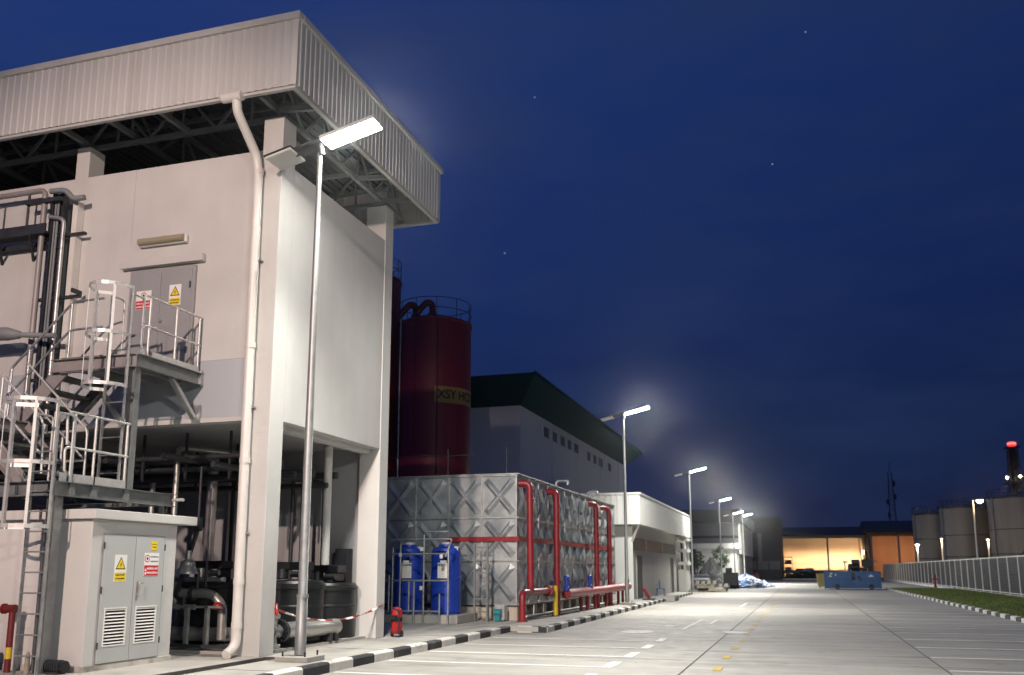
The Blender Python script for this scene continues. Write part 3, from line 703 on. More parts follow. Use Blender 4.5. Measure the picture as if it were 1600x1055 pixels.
rail([[(-14.2, 10.74, 5.0), (-12.15, 10.74, 5.0)], [(-14.2, 10.74, 4.5), (-12.15, 10.74, 4.5)]], [((x, 10.74, 4.0), (x, 10.74, 5.0)) for x in (-13.6, -12.9, -12.15)])
# caged ladders
def ladder(x0, x1, y, z0, z1, hoops, cx, cr, bulge, ztop, wall_y):
    lb = MB()
    for x in (x0, x1): lb.beam((x, y, z0), (x, y, z1), .018, .05)
    ld = lb.build('caged_ladder', 'galv', st)
    rb = MB(); z = z0+.25
    while z < z1-.5: rb.tube([(x0, y, z), (x1, y, z)], .011, 8); z += .29
    rb.build('rung', 'galv', ld)
    for z in hoops:
        h = MB(); pts = [(x0, y, z)]
        for k in range(13):
            a = math.pi*k/12; pts.append((cx-cr*math.cos(a), y-.16-bulge*math.sin(a), z))
        pts.append((x1, y, z))
        for p, q in zip(pts, pts[1:]): h.beam(p, q, .008, .055)
        h.build('hoop', 'lightrail', ld)
    for k in (0, 3, 6, 9, 12):
        a = math.pi*k/12; px_, py_ = cx-cr*math.cos(a)*.985, y-.16-bulge*.985*math.sin(a)
        h = MB(); h.beam((px_, py_, hoops[0]-.03), (px_, py_, hoops[-1]+.03), .04, .008, (math.cos(a), math.sin(a), 0)); h.build('cage_bar', 'lightrail', ld)
    g = MB()
    for x in (x0, x1): g.tube(bend([(x, y, z1-.05), (x, y, ztop), (x, y+.3, ztop), (x, y+.3, z1-1.0)], .08), .017, 8)
    g.build('grab_rail', 'lightrail', ld)
    return ld
ladder(-10.76, -10.36, 11.98, LZ, UZ+1.0, (4.50, 5.34, 6.14), -10.56, .36, .44, UZ+1.0, 12)
ladder(-10.68, -10.29, 10.58, .15, LZ+1.0, (2.20, 3.10, 4.0), -10.55, .40, .42, LZ+1.0, 11)

# ------------------------------------------------------------------ riser rack on the wall
rr_ = thing('pipe_riser_rack', (-13.7, 13.6, 4.2), 'dark bundle of vertical pipes and cable tray on brackets up the white front wall', 'pipework')
b = MB(); b.tube(bend([(-18, 13.5, 9.02), (-13.95, 13.5, 9.02), (-13.95, 13.5, 4.4), (-13.95, 13.5, 3.3)], .15), .055, 12); b.build('pipe', 'brownsteel', rr_)
b = MB(); b.tube([(-13.82, 13.62, 3.5), (-13.82, 13.62, 8.9)], .022, 8); b.build('pipe', 'lightrail', rr_)
b = MB(); b.box(-13.76, -13.73, 13.5, 13.62, 3.5, 8.95); b.box(-13.50, -13.47, 13.5, 13.62, 3.5, 8.95)
k = 3.6
while k < 8.9: b.box(-13.73, -13.50, 13.56, 13.585, k, k+.03); k += .3
b.box(-13.73, -13.50, 13.60, 13.61, 3.5, 8.95); b.build('cable_tray', 'dark', rr_)
b = MB(); b.tube([(-13.70, 13.54, 3.5), (-13.70, 13.54, 8.85)], .02, 8); b.tube([(-13.64, 13.545, 3.5), (-13.64, 13.545, 8.85)], .025, 8); b.build('cable', 'truss', rr_)
b = MB(); b.tube(bend([(-13.43, 13.5, 3.6), (-13.43, 13.5, 8.35), (-13.75, 13.45, 8.42)], .12), .042, 12); b.build('pipe', 'galv', rr_)
b = MB(); b.box(-13.36, -13.24, 13.62, 13.79, 3.8, 8.75); b.build('duct', 'pvc', rr_)
b = MB(); b.tube(bend([(-13.74, 13.42, 8.93), (-13.35, 13.40, 8.90), (-13.22, 13.45, 8.72), (-12.98, 13.5, 8.74)], .1), .055, 10); b.build('cable_bend', 'truss', rr_)
b = MB(); b.box(-18, -13.74, 13.38, 13.66, 8.08, 8.11); b.box(-18, -13.74, 13.36, 13.39, 8.06, 8.26); b.box(-18, -13.5, 13.62, 13.66, 7.9, 7.99)
b.box(-14.35, -13.48, 13.40, 13.5, 8.72, 8.80); b.build('cable_tray', 'dark', rr_)
b = MB()
for z in (8.02, 6.75): b.box(-14.05, -12.98, 13.56, 13.64, z, z+.05)
b.box(-14.05, -12.98-.1, 13.56, 13.64, 5.15, 5.2); b.box(-13.02, -12.98, 13.4, 13.64, 6.80, 6.88)
for x in (-14.4, -15.2): b.beam((x, 13.8, 7.7), (x+.35, 13.3, 8.03), .05, .05); b.tube([(x+.05, 13.5, 8.1), (x+.05, 13.5, 8.98)], .025, 8)
b.build('bracket', 'dark', rr_)
b = MB(); b.tube([(-17, 13.2, 6.03), (-14.35, 13.2, 6.03), (-14.25, 13.2, 6.02), (-13.95, 13.2, 5.98), (-13.95, 13.2, 5.98), (-13.1, 13.2, 5.90)], [.13, .13, .13, .075, .05, .05], 14); b.build('reducer_pipe', 'truss', rr_)
#SECTION_B_END

# ================================================================== UNDER THE BUILDING
uw = thing('process_pipework', (-11, 15.5, .2), 'grey and silver pipes, valves and stands in the shade under the white building', 'pipework')
b = MB(); b.tube(bend([(-11.75, 15.2, .3), (-11.75, 15.2, 4.0), (-11.0, 16.9, 4.0), (-11.2, 18.2, 3.9)], .15), .055, 12); b.build('pipe', 'satin', uw)
b = MB(); b.cyl((-11.62, 16.2, .2), (-11.62, 16.2, 4.05), .105, 18); pp = b.build('pipe', 'stainless', uw)
b = MB()
for z in (1.6, 2.6, 3.7): b.cyl((-11.62, 16.2, z), (-11.62, 16.2, z+.05), .112, 18)
b.build('pipe_band', 'satin', pp)
b = MB(); b.cyl((-9.6, 17.4, 1.7), (-9.6, 17.4, 4.2), .085, 16); b.build('pipe', 'pvc', uw)
b = MB(); b.cyl((-13.1, 16.2, .2), (-13.1, 16.2, 3.5), .06, 12); b.build('pipe', 'satin', uw)
b = MB()
for y, z, r in ((15.0, 3.75, .05), (15.4, 3.6, .09), (15.9, 3.45, .07), (16.6, 3.55, .10), (17.2, 3.35, .06), (17.6, 3.6, .08)): b.tube([(-22, y, z), (-9.5, y, z)], r, 10)
for x, z in ((-11.3, 3.7), (-10.2, 3.5), (-12.6, 3.65)): b.tube([(x, 14.2, z), (x, 18.3, z)], .06, 10)
b.build('ceiling_pipe', 'dark', uw)
b = MB()
for x in (-12.4, -11.4, -10.4, -9.7):
    for y in (15.0, 16.7): b.box(x-.02, x+.02, y-.02, y+.02, 3.3, 4.24)
b.build('hanger', 'dark', uw)
b = MB()
for x, y in ((-12.0, 17.5), (-11.75, 17.5), (-10.55, 17.6), (-10.3, 17.6), (-9.95, 17.9)): b.tube([(x, y, .2), (x, y, 3.6)], .045, 8)
b.build('pipe', 'dark', uw)
# pipe group beside the kiosk
b = MB(); b.tube(bend([(-11.9, 14.6, 1.17), (-10.35, 14.6, 1.17), (-10.10, 14.6, .95), (-10.1, 14.6, .35)], .16), .085, 14); b.build('pipe', 'satin', uw)
b = MB(); b.tube([(-11.9, 14.6, .92), (-10.7, 14.6, .92)], .05, 12); b.tube([(-11.9, 14.75, 1.42), (-10.2, 14.75, 1.42)], .045, 12); b.build('pipe', 'galv', uw)
b = MB(); b.tube([(-11.9, 14.9, .42), (-9.35, 14.9, .42)], .13, 16); b.build('pipe', 'satin', uw)
b = MB()
for x in (-11.35, -11.05, -10.75): b.cyl((x-.03, 14.6, 1.17), (x+.03, 14.6, 1.17), .13, 16)
for x in (-10.95,): b.cyl((x, 14.6, .75), (x, 14.6, 1.17), .05, 12)
b.build('flange', 'dark', uw)
b = MB(); b.lathe([(.001, 0), (.06, 0), (.1, .03), (.08, .10), (.03, .14), (.001, .15)], (-10.1, 14.45, .88), 14); b.build('valve_cap', 'redbright', uw)
b = MB(); b.lathe([(.19, 0), (.18, .04), (.13, .16), (.13, .21), (.05, .26), (.05, .42), (.001, .42)], (-10.72, 14.35, 1.52), 18); b.build('hopper', 'satin', uw)
b = MB()
for x in (-11.2, -10.62, -10.2): b.box(x-.035, x+.035, 14.25, 14.32, .2, .95)
b.box(-11.6, -9.9, 14.25, 14.30, .92, .96); b.build('stand', 'galv', uw)
b = MB(); b.box(-11.8, -9.35, 14.08, 14.14, .24, .30); b.build('floor_angle', 'dark', uw)
b = MB(); b.beam((-10.95, 14.4, 1.2), (-10.6, 14.4, 2.3), .06, .06); b.tube([(-10.6, 14.5, 1.25), (-10.6, 14.5, 1.6)], .03, 8); b.box(-10.72, -10.6, 14.45, 14.55, 2.3, 2.55); b.tube([(-10.66, 14.5, 2.4), (-10.66, 14.5, 3.5)], .025, 8); b.tube([(-10.5, 14.6, 1.3), (-10.5, 14.6, 3.1)], .02, 8); b.build('bracket', 'dark', uw)

def black_tank(x, y, r, h, label, seed):
    t = thing('dosing_tank', (x, y, .2), label, 'tank', 'black dosing tanks under the building')
    b = MB(); b.lathe([(r*.97, .2), (r, .25), (r, .2+h*.55), (r*1.015, .2+h*.56), (r*1.015, .2+h*.60), (r, .2+h*.61), (r, .2+h-.05), (r*.95, .2+h), (.001, .2+h+.03)], (x, y, 0), 36); b.build('shell', 'black', t)
    b = MB(); b.lathe([(r*1.02, .2+h-.16), (r*1.05, .2+h-.15), (r*1.05, .2+h-.08), (r*1.02, .2+h-.07)], (x, y, 0), 36); b.build('rim_band', 'black', t)
    z = .2+h+.03; rr = random.Random(seed)
    b = MB(); b.box(x-.34, x+.34, y-.2, y+.2, z+.18, z+.34); b.box(x-.3, x-.22, y-.2, y+.2, z, z+.18); b.box(x+.22, x+.3, y-.2, y+.2, z, z+.18); b.build('pump_bench', 'black', t, .02)
    b = MB(); b.cyl((x-.12, y-.22, z+.02), (x-.12, y-.22, z+.20), .07, 14); b.cyl((x+.1, y-.25, z+.1), (x+.32, y-.25, z+.1), .06, 14); b.build('pump', 'satin' if seed == 1 else 'dark', t)
    return t
black_tank(-11.35, 16.0, .66, 1.2, 'black round dosing tank with a pump head behind the bent grey pipe', 1)
black_tank(-9.72, 16.35, .62, 1.18, 'black round dosing tank behind the street lamp post and tape', 2)
black_tank(-9.72, 17.75, .62, 1.12, 'black round dosing tank beside the right white column', 3)
t = thing('pump_control_frame', (-9.45, 18.1, .2), 'dark boxy control frame against the back wall next to the right column', 'control frame')
b = MB(); b.box(-9.75, -9.45, 18.1, 18.36, 1.1, 2.05); b.build('cabinet', 'dark', t, .01)
b = MB()
for x in (-9.72, -9.48): b.box(x-.02, x+.02, 18.2, 18.24, .2, 1.1)
b.build('leg', 'dark', t)

# big stainless pipe on the floor with valve
t = thing('stainless_header_pipe', (-9.0, 15.6, .2), 'fat silver pipe lying on low saddles behind the lamp post with flange and valve', 'pipe')
b = MB(); b.tube([(-9.1, 14.95, .50), (-9.1, 17.0, .47)], .155, 24, False)
q = []
for k in range(7):
    a = k/6*math.pi/2; q.append((a,))
b.tube([(-9.1, 17.0+.12*math.sin(a[0]), .47) for a in q], [max(.002, .155*math.cos(a[0])) for a in q], 24); b.build('barrel', 'satin', t)
b = MB(); b.cyl((-9.1, 14.86, .50), (-9.1, 14.95, .50), .21, 24)
for k in range(12):
    a = 2*math.pi*k/12; b.cyl((-9.1+.18*math.cos(a), 14.82, .5+.18*math.sin(a)), (-9.1+.18*math.cos(a), 14.98, .5+.18*math.sin(a)), .017, 6)
b.build('flange', 'dark', t)
b = MB(); b.lathe([(.14, .2), (.14, .26), (.085, .28), (.085, .72), (.13, .74), (.13, .80), (.06, .84), (.06, .90), (.001, .92)], (-9.1, 14.68, 0), 18); b.cyl((-9.1, 14.62, .5), (-9.1, 14.86, .5), .12, 18); b.tube([(-9.22, 14.60, .90), (-8.98, 14.60, .90)], .02, 8); b.build('valve', 'galv', t)
b = MB()
for y in (15.25, 16.6, 16.85): b.box(-9.25, -8.95, y-.04, y+.04, .2, .34)
b.build('saddle', 'dark', t)
b = MB(); b.box(-9.3, -8.9, 14.5, 14.85, .15, .21); b.build('base_pad', 'concrete', t, .01)

# barrier tape
b = MB(); n = 30; a = Vector((-8.77, 14.25, .92)); e = Vector((-8.76, 18.55, .86))
P_ = [a.lerp(e, k/n) - Vector((0, 0, .26*4*(k/n)*(1-k/n))) for k in range(n+1)]
for k in range(n):
    p, q = P_[k], P_[k+1]; b.cur = (k//2) % 2; tw = .035*math.sin(k*.9); tw2 = .035*math.sin((k+1)*.9)
    w = Vector((tw*.6, 0, .017)); w2 = Vector((tw2*.6, 0, .017)); g = Vector((.002, 0, 0))
    b.add([p-w, q-w2, q+w2, p+w, p-w+g, q-w2+g, q+w2+g, p+w+g], [(0,1,2,3),(7,6,5,4),(0,4,5,1),(2,6,7,3),(1,5,6,2),(3,7,4,0)])
b.cur = 0; b.tube([(-8.77, 14.22, .92), (-8.74, 14.2, 1.0), (-8.76, 14.24, .86), (-8.74, 14.24, .82)], .03, 6)
tag(b.build('barrier_tape', ['redbright', 'white']), 'red and white barrier tape sagging between the two white columns', 'tape')

# wheeled extinguisher with red cover
t = thing('wheeled_extinguisher', (-8.5, 18.75, .15), 'red covered fire extinguisher standing at the foot of the right white column', 'extinguisher')
b = MB(); b.lathe([(.001, .22), (.10, .22), (.115, .28), (.122, .62), (.105, .73), (.06, .78), (.001, .80)], (-8.55, 18.78, 0), 20); b.build('cover', 'redbright', t)
b = MB(); b.box(-8.62, -8.48, 18.635, 18.66, .52, .62); b.lathe([(.122, .48), (.127, .49), (.127, .56), (.122, .57)], (-8.55, 18.78, 0), 20); b.build('strap', 'black', t)
b = MB(); b.tube(bend([(-8.44, 18.66, .2), (-8.44, 18.66, .72), (-8.6, 18.68, .78)], .05), .012, 8); b.build('hose', 'dark', t)
for x in (-8.66, -8.44):
    b = MB(); b.cyl((x-.015, 18.8, .22), (x+.015, 18.8, .22), .07, 16); b.build('wheel', 'black', t)

# small things at the lower left
t = thing('red_standpipe', (-11.35, 10.75, .15), 'short red standpipe with a yellow band and side outlet beside the ladder foot', 'standpipe')
b = MB(); b.cyl((-10.95, 10.72, .15), (-10.95, 10.72, 1.10), .045, 14); b.build('pipe', 'redpost', t)
b = MB(); b.cyl((-10.95, 10.72, .34), (-10.95, 10.72, .50), .047, 14); b.build('band', 'yellow', t)
b = MB(); b.cyl((-11.08, 10.72, 1.04), (-10.9, 10.72, 1.04), .06, 14); b.cyl((-11.12, 10.72, 1.04), (-11.08, 10.72, 1.04), .075, 14); b.build('outlet', 'redpost', t)
t = thing('red_drum_cover', (-11.75, 10.5, .15), 'dark red curved hose reel cover at the left corner of the yard', 'hose reel')
b = MB(); b.cyl((-11.55, 10.35, .42), (-11.2, 10.35, .42), .27, 24); b.build('reel', 'redpost', t)
b = MB(); b.box(-11.5, -11.25, 10.2, 10.5, .15, .3); b.build('foot', 'dark', t)
t = thing('drain_pump', (-10.15, 10.78, .15), 'small black pump motor lying at the kiosk corner', 'pump')
b = MB(); b.cyl((-10.35, 10.78, .25), (-9.98, 10.78, .25), .085, 16); b.build('motor', 'black', t)
b = MB()
for k in range(7): b.cyl((-10.30+k*.04, 10.78, .25), (-10.285+k*.04, 10.78, .25), .095, 16)
b.box(-10.3, -10.05, 10.7, 10.86, .15, .18); b.build('cooling_fin', 'dark', t)
t = thing('ground_spike', (-10.55, 10.68, .15), 'small muddy brown spike standing at the ladder foot', 'spike')
b = MB(); b.lathe([(.045, .15), (.04, .2), (.03, .42), (.001, .47)], (-10.50, 10.62, 0), 12); b.build('spike', 'wood', t)

# ================================================================== STREET LAMPS
def street_lamp(z_top, label):
    t = thing('street_lamp', (0, 0, 0), label, 'street lamp', 'solar street lamps along the left kerb')
    b = MB(); b.tube([(0, 0, .1), (0, 0, 1.05), (0, 0, 1.06), (0, 0, z_top*.55), (0, 0, z_top)], [.092, .088, .076, .064, .044], 18); b.build('pole', 'polegalv', t)
    b = MB(); b.cyl((0, 0, 1.0), (0, 0, 1.05), .096, 18); b.build('collar', 'galv', t)
    b = MB(); b.box(-.29, .29, -.29, .29, 0, .085); bp = b.build('base_plate', 'concrete', t, .01)
    b = MB()
    for x in (-.2, .2):
        for y in (-.2, .2): b.cyl((x, y, .085), (x, y, .16), .016, 8)
    b.build('anchor_bolt', 'dark', bp)
    rot = Matrix.Translation((0, 0, z_top+.14)) @ Matrix.Rotation(R(-13), 4, 'Y')
    # bracket plate / solar arm to the left, LED head to the right
    b = MB(rot); b.box(-.50, .12, -.16, .16, .03, .055); b.cyl((0, 0, -.20), (0, 0, .03), .055, 14); b.box(-.5, .1, -.02, .02, -.03, .03)
    for y in (-.1, .1): b.cyl((-.12, y, -.0), (-.12, y, .03), .02, 8)
    b.build('arm', 'dark', t)
    b = MB(rot); b.box(-.98, -.46, -.26, .26, -.02, .03); sp = b.build('battery_box', 'sheet', t, .012)
    b = MB(rot); b.box(-1.0, -.44, -.28, .28, .032, .05); b.build('solar_panel', 'black', sp)
    b = MB(rot); b.box(.08, 1.16, -.20, .20, -.005, .07); b.build('lamp_head', 'sheet', t, .02)
    b = MB(rot); b.box(.12, 1.13, -.175, .175, -.03, -.006); b.build('led_panel', 'bulb', t)
    for dv, k, sz in BEAMS:
        l = bpy.data.lights.new('street_lamp_light', 'SPOT'); l.energy = LAMP_W*k; l.color = LAMP_C; l.spot_size = R(sz); l.spot_blend = 1.0; l.shadow_soft_size = .28
        lo = bpy.data.objects.new('street_lamp_light', l); col.objects.link(lo); lo.parent = t
        lo.location = rot @ Vector((.95, 0, -.25)); lo.rotation_euler = Vector(dv).to_track_quat('-Z', 'Y').to_euler()
    return t
lamps = [((-7.81, 13.45, .15), 8.75, 'nearest tall solar street lamp, lit, in front of the white plant building'),
         ((-7.1, 38.7, .15), 7.95, 'second lit solar street lamp, between the red pipes and the white shed'),
         ((-6.98, 61.9, .15), 7.75, 'third lit solar street lamp, at the far end of the white shed'),
         ((-7.4, 90.0, .0), 7.95, 'fourth lit solar street lamp, in front of the small tree'),
         ((-7.05, 103., .0), 7.45, 'fifth lit solar street lamp, left one of the far close pair'),
         ((-6.42, 109.5, .0), 7.55, 'sixth and farthest lit solar street lamp, right one of the far close pair')]
for loc, z, lab in lamps:
    o = street_lamp(z, lab); o.location = loc

# ================================================================== BLUE CHEMICAL TANKS
def blue_tank(x, y, label):
    t = thing('chemical_tank', (x, y, .4), label, 'tank', 'blue chemical tanks by the panel tank')
    b = MB(); b.lathe([(.40, .38), (.42, .43), (.42, 1.3), (.432, 1.32), (.432, 1.38), (.42, 1.40), (.42, 2.08), (.38, 2.18), (.22, 2.24), (.20, 2.30), (.001, 2.31)], (x, y, 0), 36); b.build('shell', 'blue', t)
    b = MB(); b.lathe([(.14, 2.30), (.14, 2.36), (.001, 2.37)], (x, y, 0), 18); b.build('lid', 'pvc', t)
    b = MB(); b.box(x-.06, x+.28, y-.50, y-.49, 1.36, 1.78); b.box(x+.02, x+.2, y-.50, y-.485, 1.78, 1.85); b.build('label_card', 'white', t)
    b = MB(); b.cyl((x+.1, y-.47, 1.90), (x+.22, y-.47, 1.90), .05, 10); b.build('valve', 'black', t)
    b = MB()
    for dx in (.36, .41): b.cyl((x+dx-.06, y-.1, 2.10), (x+dx-.04, y-.1, 2.24), .035, 10)
    b.build('vent_cap', 'white', t)
    return t
blue_tank(-10.75, 24.4, 'tall blue plastic tank nearer the white column with a white card')
blue_tank(-9.62, 24.4, 'tall blue plastic tank nearer the galvanised panel tank with a white card')
b = MB(); b.box(-12.2, -8.95, 23.55, 25.2, .15, .38); tag(b.build('tank_plinth', 'concrete', None, .015), 'low concrete plinth under the two blue tanks', 'plinth')
t = thing('pipe_stand', (-10.2, 23.5, .15), 'grey tubular pipe frame standing in front of the two blue tanks', 'pipe frame')
b = MB(); y = 23.48
V = lambda x, z0, z1: b.tube([(x, y, z0), (x, y, z1)], .028, 8)
H = lambda x0, x1, z: b.tube([(x0, y, z), (x1, y, z)], .028, 8)
for x, z0, z1 in ((-11.25, .15, 2.05), (-10.95, .45, 1.45), (-10.62, .15, 2.3), (-10.35, .45, 1.3), (-10.2, .15, 1.3), (-9.92, .15, 2.55), (-9.45, .15, .95), (-9.2, .15, 2.2), (-10.85, .45, 2.2)): V(x, z0, z1)
H(-11.3, -9.2, 1.30); H(-10.85, -9.3, 2.02); H(-11.2, -9.45, .48); H(-10.9, -9.25, 2.42); H(-9.9, -9.2, 2.62)
b.tube(bend([(-9.30, y, 2.42), (-9.1, y, 2.42), (-9.28, y, 1.95)], .06), .028, 8)
b.build('tube', 'galv', t)
b = MB()
for x, z in ((-9.98, 1.1), (-10.62, 2.0), (-9.4, 1.95), (-9.98, 2.15)): b.lathe([(.001, -.06), (.05, -.05), (.05, .05), (.001, .06)], (x, y-.02, z), 12)
b.build('valve', 'pvc', t)
t = thing('cable_ladder', (-8.75, 25.0, .15), 'narrow grey rung ladder standing between the blue tank and the panel tank', 'ladder')
b = MB(); b.box(-8.98, -8.93, 24.9, 24.95, .15, 2.35); b.box(-8.60, -8.55, 24.9, 24.95, .15, 2.35)
b.build('stile', 'steel', t)
b = MB()
for k in range(6): b.box(-8.93, -8.60, 24.91, 24.94, .4+k*.36, .44+k*.36)
b.build('rung', 'steel', t)
t = thing('standpipe', (-8.5, 25.1, .15), 'thin grey standpipe with flanged head in front of the panel tank', 'standpipe')
b = MB(); b.cyl((-8.62, 25.15, .15), (-8.62, 25.15, 1.62), .035, 10); b.build('pipe', 'galv', t)
b = MB(); b.cyl((-8.62, 25.15, 1.60), (-8.62, 25.15, 1.72), .07, 12); b.build('head', 'satin', t)
t = thing('pump_unit', (-8.35, 25.3, .15), 'small teal boxed pump on the ground at the panel tank base', 'pump')
b = MB(); b.box(-8.46, -8.15, 25.2, 25.5, .17, .60); b.build('housing', 'galv', t, .02)
b = MB(); b.cyl((-8.42, 25.12, .40), (-8.22, 25.12, .40), .10, 14); b.box(-8.40, -8.25, 25.05, 25.2, .17, .34); b.build('motor', 'teal', t)

# ================================================================== PANEL TANK
pt = thing('panel_water_tank', (-12, 33, .15), 'large galvanised sectional water tank with pressed X panels and a red stripe', 'water tank')
TX, TY0, TY1, TZ0, TZ1 = -7.95, 25.75, 40.3, .60, 4.36; PW = 1.075; PH = (TZ1-TZ0)/3; NXF = 8
TXL = TX-NXF*PW
def xpanel(bb, o, u, n, w, h):
    """one pressed panel: plate, four raised diagonal ribs meeting at a boss, raised edge flange"""
    o = Vector(o); u = Vector(u); n = Vector(n); z = Vector((0, 0, 1))
    bb.add([o, o+u*w, o+u*w+z*h, o+z*h], [(0, 1, 2, 3)])
    for s_, t_ in ((.11, .11), (.89, .11), (.11, .89), (.89, .89)):
        a = o+u*w*s_+z*h*t_; c = o+u*w*(.5+(s_-.5)*.02)+z*h*(.5+(t_-.5)*.02)
        d = (c-a).normalized(); p = d.cross(n).normalized()*.105; e = n*.075; pi = p*.16
        bb.add([a-p, a+p, c+p, c-p, a+d*.14-pi+e, a+d*.14+pi+e, c+pi+e, c-pi+e], [(4, 5, 6, 7), (0, 1, 5, 4), (1, 2, 6, 5), (2, 3, 7, 6), (3, 0, 4, 7)])
b = MB()
for i in range(NXF):
    for k in range(3): xpanel(b, (TX-(i+1)*PW, TY0, TZ0+k*PH), (1, 0, 0), (0, -1, 0), PW, PH)
b.box(TXL, TX-.02, TY1-.02, TY1, TZ0, TZ1); b.box(TXL, TXL+.02, TY0, TY1, TZ0, TZ1); b.build('panel_wall', 'galvtank', pt)
b = MB(); NYR = 13; PY_ = (TY1-TY0)/NYR
for i in range(NYR):
    for k in range(3): xpanel(b, (TX, TY0+i*PY_, TZ0+k*PH), (0, 1, 0), (1, 0, 0), PY_, PH)
b.build('panel_wall', 'galvtank', pt)
b = MB()
for i in range(NXF+1): b.box(TX-i*PW-.02, TX-i*PW+.02, TY0-.05, TY0-.001, TZ0, TZ1)
for k in range(4): b.box(TXL, TX+.02, TY0-.045, TY0-.002, TZ0+k*PH-.02, TZ0+k*PH+.02)
for i in range(1, NYR+1): b.box(TX+.001, TX+.05, TY0+i*PY_-.02, TY0+i*PY_+.02, TZ0, TZ1)
for k in range(4): b.box(TX+.002, TX+.045, TY0+.02, TY1, TZ0+k*PH-.02, TZ0+k*PH+.02)
b.build('flange', 'galv', pt)
b = MB(); b.box(TXL-.05, TX+.08, TY0-.08, TY1+.05, TZ1+.021, TZ1+.05); tt = b.build('tank_roof', 'galv', pt)
b = MB()
for y in (31.5, 36.5): b.tube(bend([(TX-.3, y, TZ1+.04), (TX-.3, y, TZ1+.35), (TX+.12, y, TZ1+.35), (TX+.12, y, TZ1+.2)], .1), .05, 10)
b.build('vent_pipe', 'galv', tt)
b = MB()
for x in (-8.4, -10.3, -12.5): b.tube([(x, TY0+.4, TZ1+.04), (x, TY0+.4, TZ1+.9)], .02, 6)
b.tube([(-12.5, TY0+.4, TZ1+.7), (-9.5, TY0+.4, TZ1+.7)], .018, 6); b.build('aerial', 'dark', tt)
zc = TZ0+PH*1.5
b = MB(); b.box(-10.12, TX+.075, TY0-.085, TY0-.068, zc-.07, zc+.07); b.box(TX+.068, TX+.085, TY0-.068, TY1-.4, zc-.07, zc+.07); b.build('level_stripe', 'red', pt)
b = MB(); b.box(-11.2, TX+.02, TY0-.02, TY0+.35, .15, TZ0-.03)
for i in range(1, 13): y = TY0+i*PY_; b.box(TXL, TX-.06, y-.11, y+.11, .15, TZ0-.05)
b.build('plinth', 'beige', pt, .01)
b = MB(); b.box(TXL, TX+.05, TY0-.06, TY1, TZ0-.05, TZ0-.022); b.build('base_frame', 'dark', pt)
b = MB()
for i in range(13): y = TY0+.5+i*PY_; b.tube([(TX+.04, y, .2), (TX+.04, y, TZ0-.05)], .02, 6)
b.tube([(TX+.1, TY0+.6, .24), (TX+.1, TY1, .24)], .035, 8); b.build('drain_pipe', 'white', pt)

# red fire-main pipework
rp = thing('fire_main_pipework', (-7.6, 33, .15), 'red fire main pipes rising up the long side of the panel tank', 'pipework')
X_ = -7.62; r_ = .10
def redpipe(pts, r=r_, bd=.22): 
    b = MB(); b.tube(bend(pts, bd), r, 14); return b.build('pipe', 'red', rp)
redpipe([(TX, 25.95, 4.12), (X_, 25.98, 4.12), (X_, 26.05, .95), (X_, 26.05, .95-.02)], bd=.16)
redpipe([(X_, 25.2, .15), (X_, 25.2, .95), (X_, 28.1, .95)])
redpipe([(TX, 28.9, 4.12), (X_, 29.1, 4.12), (X_, 29.1, .15)])
redpipe([(TX, 35.0, 4.12), (X_, 35.2, 4.12), (X_, 35.2, .15)])
redpipe([(TX, 37.4, 4.12), (X_, 37.7, 4.12), (X_, 37.7, .15)])
b = MB(); b.tube([(X_+.1, 29.9, .80), (X_+.1, 41.3, .86)], .155, 16); b.build('header', 'red', rp)
b = MB()
for y in (32.0, 33.0, 34.3, 36.4, 38.9, 39.9, 40.9): b.tube([(X_+.1, y, .15), (X_+.1, y, .7)], .06, 10)
b.build('support_leg', 'red', rp)
b = MB()
for y in (25.2, 29.1, 35.2, 37.7): b.cyl((X_, y, .15), (X_, y, .18), .16, 14)
for y in (27.9, 28.05): b.cyl((X_, y, .95), (X_, y+.05, .95), .17, 14)
for y in (26.05, 29.1, 35.2, 37.7):
    for z in (1.6, 3.6): b.cyl((X_, y, z), (X_, y, z+.05), .115, 14)
b.build('flange', 'red', rp)
for y in (29.9, 33.4):
    b = MB(); b.lathe([(.10, 0), (.10, .1), (.06, .14), (.06, .34), (.09, .36), (.09, .46), (.001, .5)], (X_+.12, y, .92), 12); b.build('valve_actuator', 'blue', rp)
t = thing('yellow_bollard', (-7.55, 28.65, .15), 'slim yellow post standing beside the red riser pipe', 'bollard')
b = MB(); b.cyl((-7.5, 28.45, .15), (-7.5, 28.45, 1.10), .07, 14); b.build('post', 'yellow', t)
b = MB(); b.cyl((-7.5, 28.45, 1.10), (-7.5, 28.45, 1.13), .075, 14); b.cyl((-7.5, 28.45, .15), (-7.5, 28.45, .18), .12, 14); b.build('cap', 'dark', t)
#SECTION_C_END

